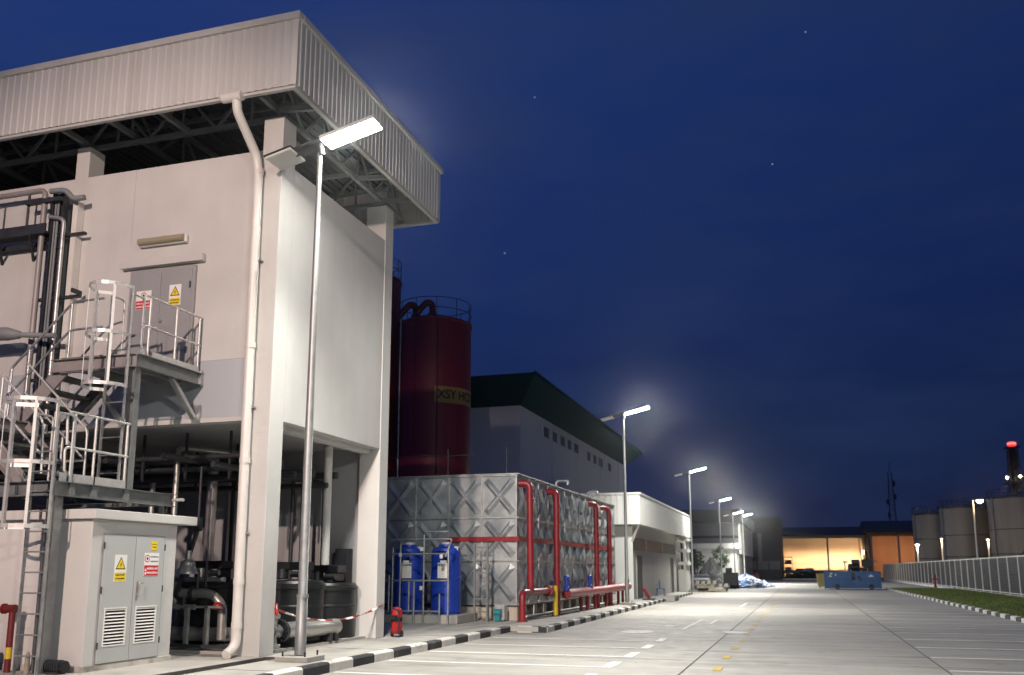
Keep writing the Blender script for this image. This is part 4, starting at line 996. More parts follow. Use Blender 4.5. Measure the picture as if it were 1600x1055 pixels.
# ================================================================== SILOS
def silo(x, y, r, zt, label, with_sign):
    t = thing('storage_silo', (x, y, 0), label, 'silo')
    b = MB(); b.lathe([(r, 0), (r, zt), (r*.6, zt+.35), (.001, zt+.55)], (x, y, 0), 64); b.build('shell', 'maroon', t)
    b = MB(); b.lathe([(r+.03, zt-.12), (r+.06, zt-.10), (r+.06, zt+.02), (r+.02, zt+.04)], (x, y, 0), 64); b.build('rim', 'maroon', t)
    b = MB()
    for k in range(11):
        a = 2*math.pi*k/11; b.tube([(x+r*math.cos(a), y+r*math.sin(a), zt), (x+r*math.cos(a), y+r*math.sin(a), zt+1.1)], .02, 6)
    for z in (zt+.55, zt+1.1): b.tube([(x+r*math.cos(2*math.pi*k/40), y+r*math.sin(2*math.pi*k/40), z) for k in range(41)], .022, 6)
    b.build('railing', 'dark', t)
    b = MB()
    for a in (-1.75, -1.1): b.box(x+(r+.012)*math.cos(a)-.03, x+(r+.012)*math.cos(a)+.03, y+(r+.012)*math.sin(a)-.03, y+(r+.012)*math.sin(a)+.03, 0, zt-.15)
    b.build('shell_seam', 'maroon', t)
    b = MB(); a = -2.25; b.tube([(x+(r+.1)*math.cos(a), y+(r+.1)*math.sin(a), 0), (x+(r+.1)*math.cos(a), y+(r+.1)*math.sin(a), zt+.1)], .045, 8); b.build('vent_line', 'galv', t)
    if with_sign:
        b = MB()
        for dx, dy in ((-.75, -.9), (.25, -1.0)):
            b.tube(bend([(x+dx, y+dy, zt), (x+dx, y+dy, zt+.95), (x+dx-.25, y+dy-.2, zt+1.05), (x+dx-.75, y+dy-.4, zt+.35)], .2), .17, 12)
            b.cyl((x+dx, y+dy, zt+.3), (x+dx, y+dy, zt+.42), .25, 14)
        b.build('breather_pipe', 'maroon', t)
        a0, a1, z0, z1 = -1.17, .22, 10.0, 10.85; n = 24; rr = r+.02; vs_ = []
        for z in (z0, z1):
            for k in range(n+1): a = a0+(a1-a0)*k/n; vs_.append((x+rr*math.cos(a), y+rr*math.sin(a), z))
        b = MB(); b.add(vs_, [(k, k+1, n+2+k, n+1+k) for k in range(n)], True); lb = b.build('name_panel', 'silolabel', t)
        tv, tf = text_mesh('XSY HCD', .66, .004, .012)
        mx_ = (min(v.x for v in tv)+max(v.x for v in tv))/2; wd = max(v.x for v in tv)-min(v.x for v in tv); span = (a1-a0)*.90
        b = MB(); b.add([(x+(rr+.012+v.z)*math.cos((a0+a1)/2+(v.x-mx_)/wd*span), y+(rr+.012+v.z)*math.sin((a0+a1)/2+(v.x-mx_)/wd*span), (z0+z1)/2+v.y) for v in tv], tf); b.build('lettering', 'signblack', lb)
    return t
silo(-18.25, 44.2, 1.95, 14.5, 'dark red cylindrical silo with a yellow lettered panel behind the panel tank', True)
silo(-22.35, 44.0, 1.95, 17.3, 'taller dark red silo half hidden by the white plant building', False)

# ================================================================== GREEN-ROOFED WAREHOUSE
gw = thing('warehouse', (-30, 70, 0), 'big pale warehouse with a dark green overhanging roof and a row of small square windows', 'warehouse')
b = MB(); b.box(-46, -16, 52.6, 87.2, 0, 11.6); b.build('wall', 'farwall', gw)
lo_ = [(-15.95, 52.5, 11.5), (-15.95, 87.3, 11.5), (-46, 87.3, 11.5), (-46, 52.5, 11.5)]; hi_ = [(-14.5, 50.5, 12.85), (-14.5, 88.3, 12.6), (-47.5, 88.3, 12.6), (-47.5, 50.5, 12.85)]; ca_ = [(-14.5, 50.5, 13.05), (-14.5, 88.3, 12.8), (-47.5, 88.3, 12.8), (-47.5, 50.5, 13.05)]
b = MB(); b.add(lo_+hi_+ca_, [(0, 1, 2, 3)]+[(i, (i+1) % 4, 4+(i+1) % 4, 4+i) for i in range(4)]+[(4+i, 4+(i+1) % 4, 8+(i+1) % 4, 8+i) for i in range(4)]+[(8, 9, 10, 11)]); gr = b.build('roof', 'greenroof', gw)
b = MB(); b.beam((-14.45, 50.4, 12.97), (-14.45, 88.4, 12.72), .1, .28); b.build('gutter', 'greenroof', gr)
for ya, yb, z0, z1 in ((57.7,59.2,10.3,11.0),(60.0,61.4,10.3,11.0),(62.2,63.6,10.3,11.0),(64.3,65.5,10.3,11.0),(66.3,67.8,10.3,11.0),(70.8,72.0,10.2,10.9),(73.0,74.2,10.2,10.9),(75.2,76.7,10.2,10.9),(79.0,80.4,10.2,10.9)):
    b = MB(); b.box(-16.0, -15.94, ya-.08, yb+.08, z0-.08, z0); b.box(-16.0, -15.94, ya-.08, yb+.08, z1, z1+.08); b.box(-16.0, -15.94, ya-.08, ya, z0, z1); b.box(-16.0, -15.94, yb, yb+.08, z0, z1); f = b.build('window', 'farwall', gw)
    b = MB(); b.box(-15.995, -15.985, ya, yb, z0, z1); b.build('pane', 'farwin', f)
b = MB()
for y in (60, 68, 76, 84): b.box(-16.0, -15.97, y-.04, y+.04, 0, 11.4)
b.build('downpipe', 'farwall', gw)

# ================================================================== LOW WHITE SHED
ls = thing('pump_shed', (-12, 53, .15), 'low white shed with corrugated parapet, slot windows and two dark doors beside the second lamp', 'shed')
b = MB(); b.box(-19, -8.0, 45.0, 61.8, .15, 2.55); b.build('wall', 'greywall', ls)
b = MB(); b.box(-19, -8.0, 45.0, 61.8, 3.2, 3.9); b.box(-19, -8.05, 45.05, 61.8, 2.55, 3.2); b.box(-8.05, -8.0, 45.0, 45.4, 2.55, 3.2); b.box(-8.05, -8.0, 49.4, 49.8, 2.55, 3.2); b.box(-8.05, -8.0, 55.2, 55.6, 2.55, 3.2); b.box(-8.05, -8.0, 61.2, 61.8, 2.55, 3.2); b.build('wall', 'greywall', ls)
b = MB(); b.box(-19, -7.92, 44.92, 45.0, .15, 3.72); b.build('gable_cladding', 'white2', ls)
for y0, y1 in ((45.4, 49.4), (49.8, 55.2), (55.6, 61.2)):
    b = MB(); b.box(-8.052, -8.03, y0, y1, 2.55, 3.2); w_ = b.build('window', 'farwin', ls)
    b = MB()
    for k in range(6): b.box(-8.03, -8.01, y0, y1, 2.6+k*.1, 2.63+k*.1)
    b.build('slat', 'dark', w_)
for y0, y1, nm in ((46.3, 48.0, 1), (58.8, 60.0, 2)):
    b = MB(); b.box(-8.01, -7.97, y0, y1, .15, 2.3); dd = b.build('door', 'dark', ls)
    b = MB(); b.box(-8.0, -7.955, y0-.07, y0, .15, 2.37); b.box(-8.0, -7.955, y1, y1+.07, .15, 2.37); b.box(-8.0, -7.955, y0, y1, 2.3, 2.37); b.build('door_frame', 'greywall', dd)
b = MB(); b.sheet([(-19.5, 44.25, 5.0), (-7.45, 44.25, 5.0), (-7.45, 65, 5.0), (-19.5, 65, 5.0)]); b.sheet([(-19.5, 44.25, 3.86), (-7.45, 44.25, 3.86), (-7.45, 65, 3.86), (-19.5, 65, 3.86)]); ro = b.build('roof', 'white2', ls)
for p, q, n in (((-19.5, 44.2, 0), (-7.4, 44.2, 0), (0, -1, 0)), ((-7.4, 44.2, 0), (-7.4, 65, 0), (1, 0, 0)), ((-19.5, 65, 0), (-7.4, 65, 0), (0, 1, 0))):
    b = MB(); b.add(*corr(p, q, n, 3.76, 5.2, .3, .03)); f = b.build('fascia', 'white2', ro); so = f.modifiers.new('thick', 'SOLIDIFY'); so.thickness = .005
b = MB(); b.box(-19.55, -7.34, 44.12, 44.3, 5.2, 5.3); b.box(-7.5, -7.34, 44.3, 65.05, 5.2, 5.297); b.build('cap_flashing', 'white2', ro)
b = MB()
b.beam((-7.96, 44.95, 2.95), (-7.5, 44.35, 3.76), .09, .09); b.build('bracket', 'white2', ls)
b = MB(); b.box(-7.95, -7.4, 62.2, 63.8, .15, 1.6); b.box(-7.9, -7.3, 62.0, 64.3, 1.9, 2.1); b.box(-7.9, -7.3, 62.0, 64.3, 2.75, 2.95); b.box(-7.9, -7.3, 62.2, 64.5, 3.5, 3.65); b.tube(bend([(-7.5, 62.3, .2), (-7.5, 62.3, 3.4), (-7.9, 61.6, 3.6)], .3), .12, 10); b.tube([(-7.5, 64.2, .2), (-7.5, 64.2, 3.6)], .1, 10); b.box(-12, -8.05, 61.82, 64.6, .15, 3.8)
b.build('duct', 'white2', ls)
# plastic chair
t = thing('plastic_chair', (-7.65, 51.6, .15), 'blue plastic chair on the pavement against the white shed wall', 'chair')
cx_, cy_ = -7.6, 51.6
b = MB(); b.box(cx_-.22, cx_+.22, cy_-.22, cy_+.22, .55, .585); b.build('seat', 'skipblue', t, .01)
b = MB(); b.beam((cx_, cy_-.24, .58), (cx_, cy_-.34, 1.0), .42, .03, (1, 0, 0)); b.box(cx_-.22, cx_-.20, cy_-.22, cy_+.2, .72, .75); b.box(cx_+.20, cx_+.22, cy_-.22, cy_+.2, .72, .75); b.build('backrest', 'skipblue', t)
for sx_ in (-1, 1):
    for sy_ in (-1, 1):
        b = MB(); b.beam((cx_+sx_*.19, cy_+sy_*.19, .55), (cx_+sx_*.23, cy_+sy_*.24, .15), .04, .04); b.build('leg', 'skipblue', t)
t = thing('hydrant', (-7.3, 46.0, .15), 'short red leaning hydrant on a small base at the shed corner', 'hydrant')
b = MB(); b.beam((-7.45, 45.0, .7), (-7.2, 45.2, .2), .13, .13); b.build('barrel', 'red', t, .03)
b = MB(); b.box(-7.5, -6.95, 44.9, 45.5, .15, .22); b.build('base', 'dark', t)
b = MB(); b.box(-6.85, -6.3, 47.6, 49.2, 0.0, .20); b.box(-6.8, -6.35, 47.7, 49.1, .2, .26); tag(b.build('drain_block', 'concrete', None, .02), 'low concrete block with a lid interrupting the striped kerb by the shed', 'block')

# ================================================================== YARD CLUTTER BEYOND THE SHED
t = thing('metal_roll', (-9.0, 78, 0), 'silver cylindrical roll lying on the ground under the third lamp', 'roll')
b = MB(); b.cyl((-10.0, 80, .75), (-7.6, 80, .75), .42, 20); b.build('roll', 'satin', t)
b = MB(); b.box(-9.7, -9.4, 79.6, 80.4, 0, .35); b.box(-8.2, -7.9, 79.6, 80.4, 0, .35); b.build('chock', 'wood', t)
t = thing('pallet_stack', (-7, 70, 0), 'long low stack of pale timber and rubble along the road edge', 'timber')
b = MB()
for k in range(16):
    y = 68.5+random.uniform(0, 4.5); x = -8.3+random.uniform(0, 2.6); w = random.uniform(.3, 1.3); a = random.uniform(-.4, .4)
    z0 = random.choice((.02, .02, .2, .34)); b.beam((x-w*math.cos(a), y-w*math.sin(a), z0+.12), (x+w*math.cos(a), y+w*math.sin(a), z0+.14), random.uniform(.3, .9), random.uniform(.1, .22))
b.build('timber', 'wood', t)
b = MB()
for k in range(8): 
    x = -8.6+k*.42; b.box(x, x+.28, 70.6, 71.2, .3, .3+random.uniform(.15, .5))
b.build('rubble', 'concrete', t, .03)
def heap(name, c, rx, ry, h, m_, label, cat, seed, pw=1.3):
    rr = random.Random(seed); n, k = 40, 14; vs_ = []
    ph = [rr.uniform(0, 6.28) for _ in range(8)]
    for j in range(k+1):
        f = j/k
        for i in range(n):
            a = 2*math.pi*i/n; w = 1+.16*math.sin(3*a+ph[0]+f*2)+.10*math.sin(5*a+ph[1])+.07*math.sin(9*a+ph[2]+f*5)
            rad = (1-f**pw)*rr.uniform(.90, 1.10); vs_.append((c[0]+rx*rad*w*math.cos(a), c[1]+ry*rad*w*math.sin(a), c[2]+h*f*(1+.10*math.sin(4*a+ph[3]))*(.9+.1*w)))
    b = MB(); b.add(vs_, [(j*n+i, j*n+(i+1) % n, (j+1)*n+(i+1) % n, (j+1)*n+i) for j in range(k) for i in range(n)], False)
    return tag(b.build(name, m_), label, cat)
heap('covered_heap', (-9.0, 95.5, 0), 1.15, 1.2, 2.6, 'tarp', 'tall grey tarpaulin-covered heap under the small tree', 'heap', 5, 2.2)
heap('covered_heap', (-10.9, 97.5, 0), 1.3, 1.2, 1.4, 'tarp', 'lower grey heap by the end wall of the white shed', 'heap', 6)
heap('tarpaulin_pile', (-4.9, 86, 0), 1.4, 3.5, 1.15, 'bluetarp', 'crumpled blue and white tarpaulin pile spilling onto the road', 'tarpaulin', 7, 2.2)
heap('tarpaulin_pile', (-3.6, 90, 0), .9, 2.0, .6, 'bluetarp', 'small loose end of blue sheeting right of the tarpaulin pile', 'tarpaulin', 9, 1.5)
t = thing('generator', (-6.0, 82, 0), 'dark squat machine box between the timber and the blue tarpaulin', 'machine')
b = MB(); b.box(-6.6, -5.4, 81.5, 83, .25, 1.35); b.box(-6.4, -5.9, 81.8, 82.6, 1.35, 1.75); b.build('housing', 'dark', t, .04)
b = MB(); b.cyl((-6.65, 81.9, .25), (-5.35, 81.9, .25), .25, 16); b.build('wheel', 'black', t)

def tree(loc, h, cr_, trunk_r, label, seed, nclump=70, group=None):
    rr = random.Random(seed); t = thing('small_tree', loc, label, 'tree', group); x, y, z = loc
    b = MB(); b.tube([(x, y, z), (x+.06, y, z+h*.3), (x-.04, y+.05, z+h*.55), (x, y, z+h*.8)], [trunk_r, trunk_r*.8, trunk_r*.6, trunk_r*.2], 8)
    for k in range(7):
        a = rr.uniform(0, 6.28); q = rr.uniform(.3, .6); b.tube([(x, y, z+h*q), (x+math.cos(a)*cr_*.7, y+math.sin(a)*cr_*.7, z+h*(q+.25))], [trunk_r*.4, trunk_r*.1], 6)
    b.build('trunk', 'bark', t)
    b = MB()
    for k in range(nclump):
        while True:
            p = Vector((rr.uniform(-1, 1), rr.uniform(-1, 1), rr.uniform(-1, 1)))
            if .25 < p.length < 1: break
        c = Vector((x+p.x*cr_, y+p.y*cr_, z+h*.67+p.z*h*.30)); s_ = rr.uniform(.16, .34)*cr_
        for j in range(26):
            d = Vector((rr.gauss(0, 1), rr.gauss(0, 1), rr.gauss(0, .8))).normalized()*s_*rr.random()**.5; l = c+d
            u = Vector((rr.gauss(0, 1), rr.gauss(0, 1), rr.gauss(0, .5))).normalized()*rr.uniform(.05, .1); v = u.orthogonal().normalized()*rr.uniform(.025, .05)
            b.add([l-u, l+v, l+u, l-v], [(0, 1, 2, 3)])
    b.build('crown', 'leaf', t); return t
tree((-8.4, 101.5, 0), 4.2, 1.0, .09, 'small dense green tree in front of the white annexe wall beside the fourth lamp', 21)
tree((-10.85, 100.5, 0), 4.0, .75, .08, 'dark shrub-like tree just past the end of the white shed', 22)

# ================================================================== FAR BUILDINGS
fb = thing('factory_hall', (-16, 112, 0), 'long grey factory hall with a dark flat roof behind the small trees', 'factory')
b = MB(); b.box(-40, -7.0, 110, 140, 0, 7.0); b.build('wall', 'hallwall', fb)
b = MB(); b.box(-41, -6.6, 109, 141, 7.0, 8.5); b.build('roof', 'farroof', fb)
b = MB(); b.box(-11.6, -7.0, 106, 110, 0, 3.9); an = b.build('annexe', 'plaster', fb)
b = MB(); b.box(-12.0, -6.75, 105.6, 110, 3.9, 4.5); b.build('annexe_roof', 'plaster', an)
b = MB(); b.box(-40, -6.98, 109.9, 110, 5.2, 5.5); b.build('wall_rib', 'farroof', fb)
b = MB(); b.box(-7.0, -6.85, 111, 139, 3.4, 7.0); b.build('lamp_glint_side', 'white2', fb)  # bright lamp reflection on the hall side, put into its white colour
db = thing('clad_tower_block', (-6, 152, 0), 'dark square clad block left of the orange-lit shed', 'building')
b = MB(); b.box(-14, -3.2, 150, 172, 0, 9.5); b.build('wall', 'navy', db)
b = MB(); b.box(-6.6, -6.0, 149.8, 150, 2.2, 7.2); b.build('pilaster', 'hallwall', db)
b = MB(); b.box(-14.1, -3.1, 149.9, 172.1, 9.5, 9.8); b.build('parapet', 'farroof', db)
for x0, x1 in ((-8.2, -7.0), (-6.7, -5.2), (-5.0, -3.4)):
    b = MB(); b.box(x0, x1, 149.86, 150, 1.6, 2.9); b.build('roller_shutter', 'hallwall', db)

def shed(x0, x1, y0, y1, z, rt_, label, posts, wm='shedwall'):
    s_ = thing('open_shed', ((x0+x1)/2, y0, 0), label, 'shed')
    b = MB(); b.box(x0, x1, y1-.3, y1, 0, z); b.build('back_wall', wm, s_)
    b = MB(); b.box(x0, x0+.3, y0+2, y1-.3, 0, z); b.box(x1-.3, x1, y0+2, y1-.3, 0, z); b.build('side_wall', wm, s_)
    b = MB(); b.prism([(x0-.5, y0, z), (x0-.5, y0, z+.3), (x0-.5, (y0+y1)/2, z+rt_), (x0-.5, y1+1, z+.3), (x0-.5, y1+1, z)], (x1-x0+1, 0, 0)); b.build('roof', 'farroof', s_)
    for x in posts:
        b = MB(); b.box(x-.16, x+.16, y0+1, y0+1.32, 0, z); b.build('post', 'brownsteel', s_)
    b = MB(); b.box(x0, x1, y0+.5, y0+.9, z-.5, z-.01)
    for k in range(6): b.box(x0, x1, y1-.42, y1-.3, 1.2*k+.6, 1.2*k+.72)
    b.build('girt', wm, s_)
    return s_
shed(-4.3, 11.6, 188, 206, 8.1, 2.0, 'wide open-fronted shed glowing orange inside at the end of the road', (-4.1, 4.75))
shed(11.9, 26, 182, 206, 8.4, 2.6, 'darker open shed with a higher roof right of the glowing one', (12.3, 17, 21.5), 'shedbrown')
t = thing('floodlight', (11.6, 190, 5.2), 'bright flood lamp fixed on the right post of the glowing shed', 'floodlight')
b = MB(); b.box(11.3, 11.7, 189.4, 189.8, 4.6, 5.1); b.beam((11.7, 189.6, 4.85), (12.2, 189.6, 4.85), .08, .08); b.build('housing', 'dark', t)
b = MB(); b.box(11.2, 11.3, 189.42, 189.78, 4.62, 5.08); b.build('lens', 'flood', t)
for loc, w, aim in (((10.6, 193, 4.9), 4500, (6, 206, 2.5)), ((-2, 201.5, 5.2), 1500, (-2, 205, 0)), ((2, 201.5, 5.2), 1700, (2, 205, 0)), ((6, 201.5, 5.2), 2000, (6, 205, 0)), ((9.5, 201.5, 5.2), 2200, (9.5, 205, 0)), ((16.5, 196, 5), 2600, (16, 206, 1)), ((22, 198, 5), 900, (22, 206, 1))):
    spot('shed_lamp', loc, aim, w, (1, .58, .30), 150, .9, .3)
t = thing('wall_lamp', (-4.4, 187.5, 5.6), 'small bright lamp on the left post of the glowing shed', 'lamp')
b = MB(); b.box(-4.5, -4.1, 187.2, 187.5, 5.45, 5.9); b.build('housing', 'dark', t)
b = MB(); b.lathe([(.001, -.25), (.2, -.15), (.22, 0), (.001, .05)], (-4.3, 187.1, 5.5), 12); b.build('bulb', 'bulbwarm', t)
t = thing('storage_rack', (-2.8, 186.5, 0), 'dark stacked rack of goods at the left side of the glowing shed', 'rack')
b = MB()
for z in (0, 1.3, 2.6, 3.9): b.box(-3.5, -1.9, 186, 187.5, z, z+.12)
for x in (-3.5, -1.98): b.box(x, x+.08, 186, 186.08, 0, 4.2)
b.build('frame', 'dark', t)
for z in (.12, 1.42, 2.72):
    b = MB(); b.box(-3.3, -2.1, 186.1, 187.4, z, z+random.uniform(.6, .95)); b.build('load', 'wood', t)
for k_, (x, y, w, h, lab) in enumerate(((1.2, 196, 1.5, 1.9, 'tall brown crate stack inside the middle of the glowing shed'), (3.2, 198, 1.1, 1.2, 'low crate stack beside the shed post in the orange light'), (7.6, 195, 1.6, 1.6, 'broad crate stack near the bright flood lamp in the shed'))):
    t = thing('crate_stack', (x, y, 0), lab, 'crates', 'crates in the glowing shed')
    z = 0
    for q in range(3):
        b = MB(); o_ = random.uniform(-.12, .12); b.box(x-w/2+o_, x+w/2+o_, y-.6, y+.6, z+.08, z+h/3); b.box(x-w/2+o_, x-w/2+o_+.12, y-.6, y+.6, z, z+.08); b.box(x+w/2+o_-.12, x+w/2+o_, y-.6, y+.6, z, z+.08); b.build('crate', 'wood', t, .02); z += h/3
t = thing('flatbed_trailer', (-1, 162, 0), 'long dark low flatbed trailer behind the blue skip', 'trailer')
b = MB(); b.box(-3.2, 5.6, 161, 163, .95, 1.5); b.box(-1.2, 1.5, 161.1, 162.9, 1.5, 1.75); b.build('deck', 'dark', t)
for x in (-2.4, -1.4, 3.6, 4.6):
    b = MB(); b.cyl((x, 160.95, .5), (x, 161.3, .5), .5, 18); b.build('wheel', 'black', t)
t = thing('white_bundle', (1.5, 158, 0), 'pale rounded bundle lying in front of the flatbed trailer', 'bundle')
b = MB(); b.lathe([(.001, .0), (.8, .1), (1.0, .7), (.7, 1.3), (.001, 1.5)], (.6, 158, .25), 20); b.build('bundle', 'bluetarp', t)
b = MB(); b.box(-.6, 1.8, 157.2, 158.8, 0, .25); b.build('pallet', 'wood', t)
# verge and hedge at the end of the road
b = MB(); b.box(-40, 11, 152.2, 182, -.02, .12); struct(b.build('ground', 'grass'))
b = MB(); b.box(-60, 11.3, 151.9, 152.2, -.02, .2); struct(b.build('kerb', 'kerbwhite'))
rr = random.Random(4); b = MB()
for k in range(5200):
    x = rr.uniform(-3, 4.2); y = rr.uniform(154, 157); f = max(.05, 1-((x-.6)/3.8)**2); z = .1+rr.random()**.7*1.15*f
    u = Vector((rr.gauss(0, 1), rr.gauss(0, 1), rr.gauss(0, 1))).normalized()*.14; v = u.orthogonal().normalized()*.08; p = Vector((x, y, z)); b.add([p-u, p+v, p+u, p-v], [(0, 1, 2, 3)])
tag(b.build('hedge', 'hedge'), 'low dark green hedge across the end of the road', 'hedge')
t = thing('hydrant', (-6.2, 133, 0), 'small far red hydrant on the verge at the end of the road', 'hydrant')
b = MB(); b.lathe([(.30, 0), (.30, .1), (.2, .15), (.2, .9), (.26, .95), (.15, 1.15), (.001, 1.2)], (-6.2, 133, 0), 14); b.build('barrel', 'red', t)
b = MB(); b.cyl((-6.5, 133, .75), (-5.9, 133, .75), .1, 10); b.build('outlet', 'red', t)

# blue skip on wheels with machinery on top
t = thing('skip_container', (3.8, 81.4, 0), 'blue steel skip on small wheels with white lettering standing on the road', 'skip')
b = MB(); b.prism([(1.62, 80.5, .16), (5.98, 80.5, .16), (5.92, 80.5, 1.46), (1.68, 80.5, 1.46)], (0, 2.2, 0)); b.build('body', 'skipblue', t, .03)
b = MB(); b.box(1.62, 5.95, 80.44, 80.5, 1.38, 1.46); b.box(1.62, 5.97, 80.45, 80.5, .80, .86); b.box(1.60, 1.72, 80.43, 80.5, .02, 1.46); b.box(5.86, 5.98, 80.44, 80.5, .16, 1.40); b.box(3.62, 3.72, 80.44, 80.5, .16, 1.38)
b.beam((3.62, 80.46, .62), (3.1, 80.46, .30), .05, .12); b.box(1.62, 5.98, 80.3, 80.46, .10, .17); b.build('rib', 'skipblue', t)
b = MB(); b.box(3.74, 3.98, 80.45, 80.499, .80, 1.30); b.prism([(4.15, 80.46, 1.05), (4.35, 80.46, 1.1), (4.5, 80.46, .75), (4.3, 80.46, .72)], (0, .035, 0)); b.build('hatch', 'dark', t)
for x in (2.6, 5.2):
    b = MB(); b.cyl((x, 80.46, .22), (x, 80.8, .22), .22, 16); b.build('wheel', 'black', t)
def put_text(txt, size, loc, mname, par, name='lettering', shear=0):
    tv, tf = text_mesh(txt, size, .006, .006); b = MB(); b.add([(loc[0]+v.x+shear*v.y, loc[1]-v.z, loc[2]+v.y) for v in tv], tf); return b.build(name, mname, par)
put_text('Z', .42, (2.12, 80.485, 1.15), 'white', t, 'lettering', .25); put_text('8', .26, (2.52, 80.485, 1.17), 'farwall', t)
b = MB(); b.prism([(5.02, 80.48, 1.02), (5.42, 80.48, 1.02), (5.38, 80.48, 1.12), (5.29, 80.48, 1.10), (5.22, 80.48, 1.24), (5.15, 80.48, 1.10), (5.06, 80.48, 1.12)], (0, .018, 0)); b.build('emblem', 'white', t)
t = thing('engine_unit', (4.2, 81.6, 1.46), 'black engine-like machine loaded on top of the blue skip', 'machine')
b = MB(); b.box(3.55, 4.5, 81.0, 82.2, 1.46, 2.05); b.cyl((3.7, 80.95, 1.8), (4.3, 80.95, 1.8), .25, 14); b.box(3.85, 4.45, 81.1, 82, 2.05, 2.4); b.prism([(4.2, 80.9, 1.5), (5.0, 80.9, 1.5), (4.7, 80.9, 1.75), (4.3, 80.9, 1.8)], (0, .6, 0)); b.build('block', 'black', t, .05)
b = MB(); b.box(4.62, 5.42, 81.0, 82.0, 1.85, 2.42); b.box(4.6, 4.75, 81.2, 81.8, 1.46, 1.78); b.box(5.05, 5.2, 81.2, 81.8, 1.46, 1.78); b.build('radiator', 'black', t)
b = MB(); b.cyl((4.45, 81, 1.7), (4.45, 81, 2.3), .05, 8); b.cyl((3.3, 81.2, 1.46), (3.3, 81.2, 2.2), .05, 8); b.box(3.15, 3.5, 81.1, 81.4, 2.15, 2.32); b.tube(bend([(5.2, 81.4, 2.25), (5.4, 81.4, 2.42), (5.8, 81.4, 2.2)], .1), .06, 8); b.tube([(3.72, 80.9, 1.5), (3.78, 80.9, 1.95)], .05, 8); b.build('pipe', 'satin', t)
t = thing('yellow_bin', (1.3, 87, 0), 'yellow steel bin half hidden behind the blue skip', 'bin')
b = MB(); b.prism([(1.2, 86.6, .1), (2.4, 86.6, .1), (2.55, 86.6, 1.25), (1.08, 86.6, 1.25)], (0, 1.2, 0)); b.build('body', 'binyellow', t, .03)
b = MB(); b.box(1.02, 2.6, 86.55, 86.62, 1.17, 1.26); b.box(1.3, 1.4, 86.55, 86.6, .0, 1.2); b.box(2.0, 2.1, 86.55, 86.6, 0, 1.3); b.build('rib', 'binyellow', t)

# ================================================================== FENCE
fn = thing('boundary_fence', (11.5, 90, 0), 'long white welded mesh fence on a low concrete kerb along the right side', 'fence')
FY = (24, 150)
b = MB(); b.box(11.4, 11.6, FY[0], FY[1], 0, .16); b.build('kerb_wall', 'kerbwhite', fn)
b = MB(); b.box(11.46, 11.54, FY[0], FY[1], 2.30, 2.36); b.build('top_rail', 'fencewhite', fn)
b = MB(); b.box(11.47, 11.53, FY[0], FY[1], .22, .27); b.build('bottom_rail', 'fencewhite', fn)
y = FY[0]
while y < FY[1]:
    b = MB(); b.box(11.455, 11.545, y-.045, y+.045, .16, 2.38); b.build('post', 'fencewhite', fn); y += 2.82
b = MB(); y = FY[0]
while y < FY[1]: b.add([(11.5, y, .27), (11.5, y+.012, .27), (11.5, y+.012, 2.3), (11.5, y, 2.3), (11.512, y+.006, .27), (11.512, y+.006, 2.3)], [(0, 1, 2, 3), (1, 4, 5, 2), (4, 0, 3, 5)]); y += .062
for k in range(10): b.box(11.494, 11.498, FY[0], FY[1], .4+k*.2, .408+k*.2)
b.build('mesh_panel', 'fencewire', fn)
t = thing('hydrant', (11.0, 85.8, .1), 'slender red hydrant post on the grass against the white fence', 'hydrant')
b = MB(); b.lathe([(.14, .1), (.14, .2), (.09, .22), (.09, .95), (.13, 1.0), (.10, 1.15), (.001, 1.2)], (10.6, 85.8, 0), 14); b.build('barrel', 'red', t)
b = MB(); b.cyl((10.4, 85.8, .8), (10.8, 85.8, .8), .055, 10); b.build('outlet', 'red', t)

# ================================================================== STORAGE TANKS, TOWER, MAST
def oil_tank(x, y, r, z, label, stair):
    t = thing('storage_tank', (x, y, 0), label, 'storage tank')
    b = MB(); b.lathe([(r, 0), (r, z), (r*.5, z+.5), (.001, z+.7)], (x, y, 0), 56); b.build('shell', 'tankwhite', t)
    b = MB()
    for q in (.33, .62): b.lathe([(r, z*q-.06), (r+.05, z*q-.05), (r+.05, z*q+.05), (r, z*q+.06)], (x, y, 0), 56)
    b.lathe([(r, z-.15), (r+.1, z-.12), (r+.1, z+.03), (r, z+.05)], (x, y, 0), 56); b.build('wind_girder', 'dark', t)
    b = MB()
    for k in range(26):
        a = 2*math.pi*k/26; b.tube([(x+r*math.cos(a), y+r*math.sin(a), z), (x+r*math.cos(a), y+r*math.sin(a), z+1.1)], .04, 5)
    b.tube([(x+r*math.cos(2*math.pi*k/40), y+r*math.sin(2*math.pi*k/40), z+1.1) for k in range(41)], .035, 5); b.build('railing', 'dark', t)
    b = MB(); a = -2.7; b.tube([(x+(r+.2)*math.cos(a), y+(r+.2)*math.sin(a), 0), (x+(r+.2)*math.cos(a), y+(r+.2)*math.sin(a), z)], .09, 8); b.build('fill_pipe', 'truss', t)
    if stair:
        b = MB(); n = 30
        for dz in (0, 1.0):
            b.tube([(x+(r+.5)*math.cos(-2.3+k*.055), y+(r+.5)*math.sin(-2.3+k*.055), z*k/n+dz) for k in range(n+1)], .07, 6)
        for k in range(n): a = -2.3+k*.055; b.box(x+(r+.45)*math.cos(a)-.3, x+(r+.45)*math.cos(a)+.3, y+(r+.45)*math.sin(a)-.3, y+(r+.45)*math.sin(a)+.3, z*k/n-.03, z*k/n+.03)
        b.build('spiral_stair', 'dark', t)
    return t
oil_tank(18.4, 146, 2.75, 9.5, 'leftmost and smallest pale storage tank beyond the fence', False)
oil_tank(21.7, 140, 3.15, 10.0, 'middle pale storage tank behind the tall yard lamp', False)
oil_tank(28.3, 136, 4.3, 10.9, 'largest pale storage tank with a spiral stair at the right edge', True)
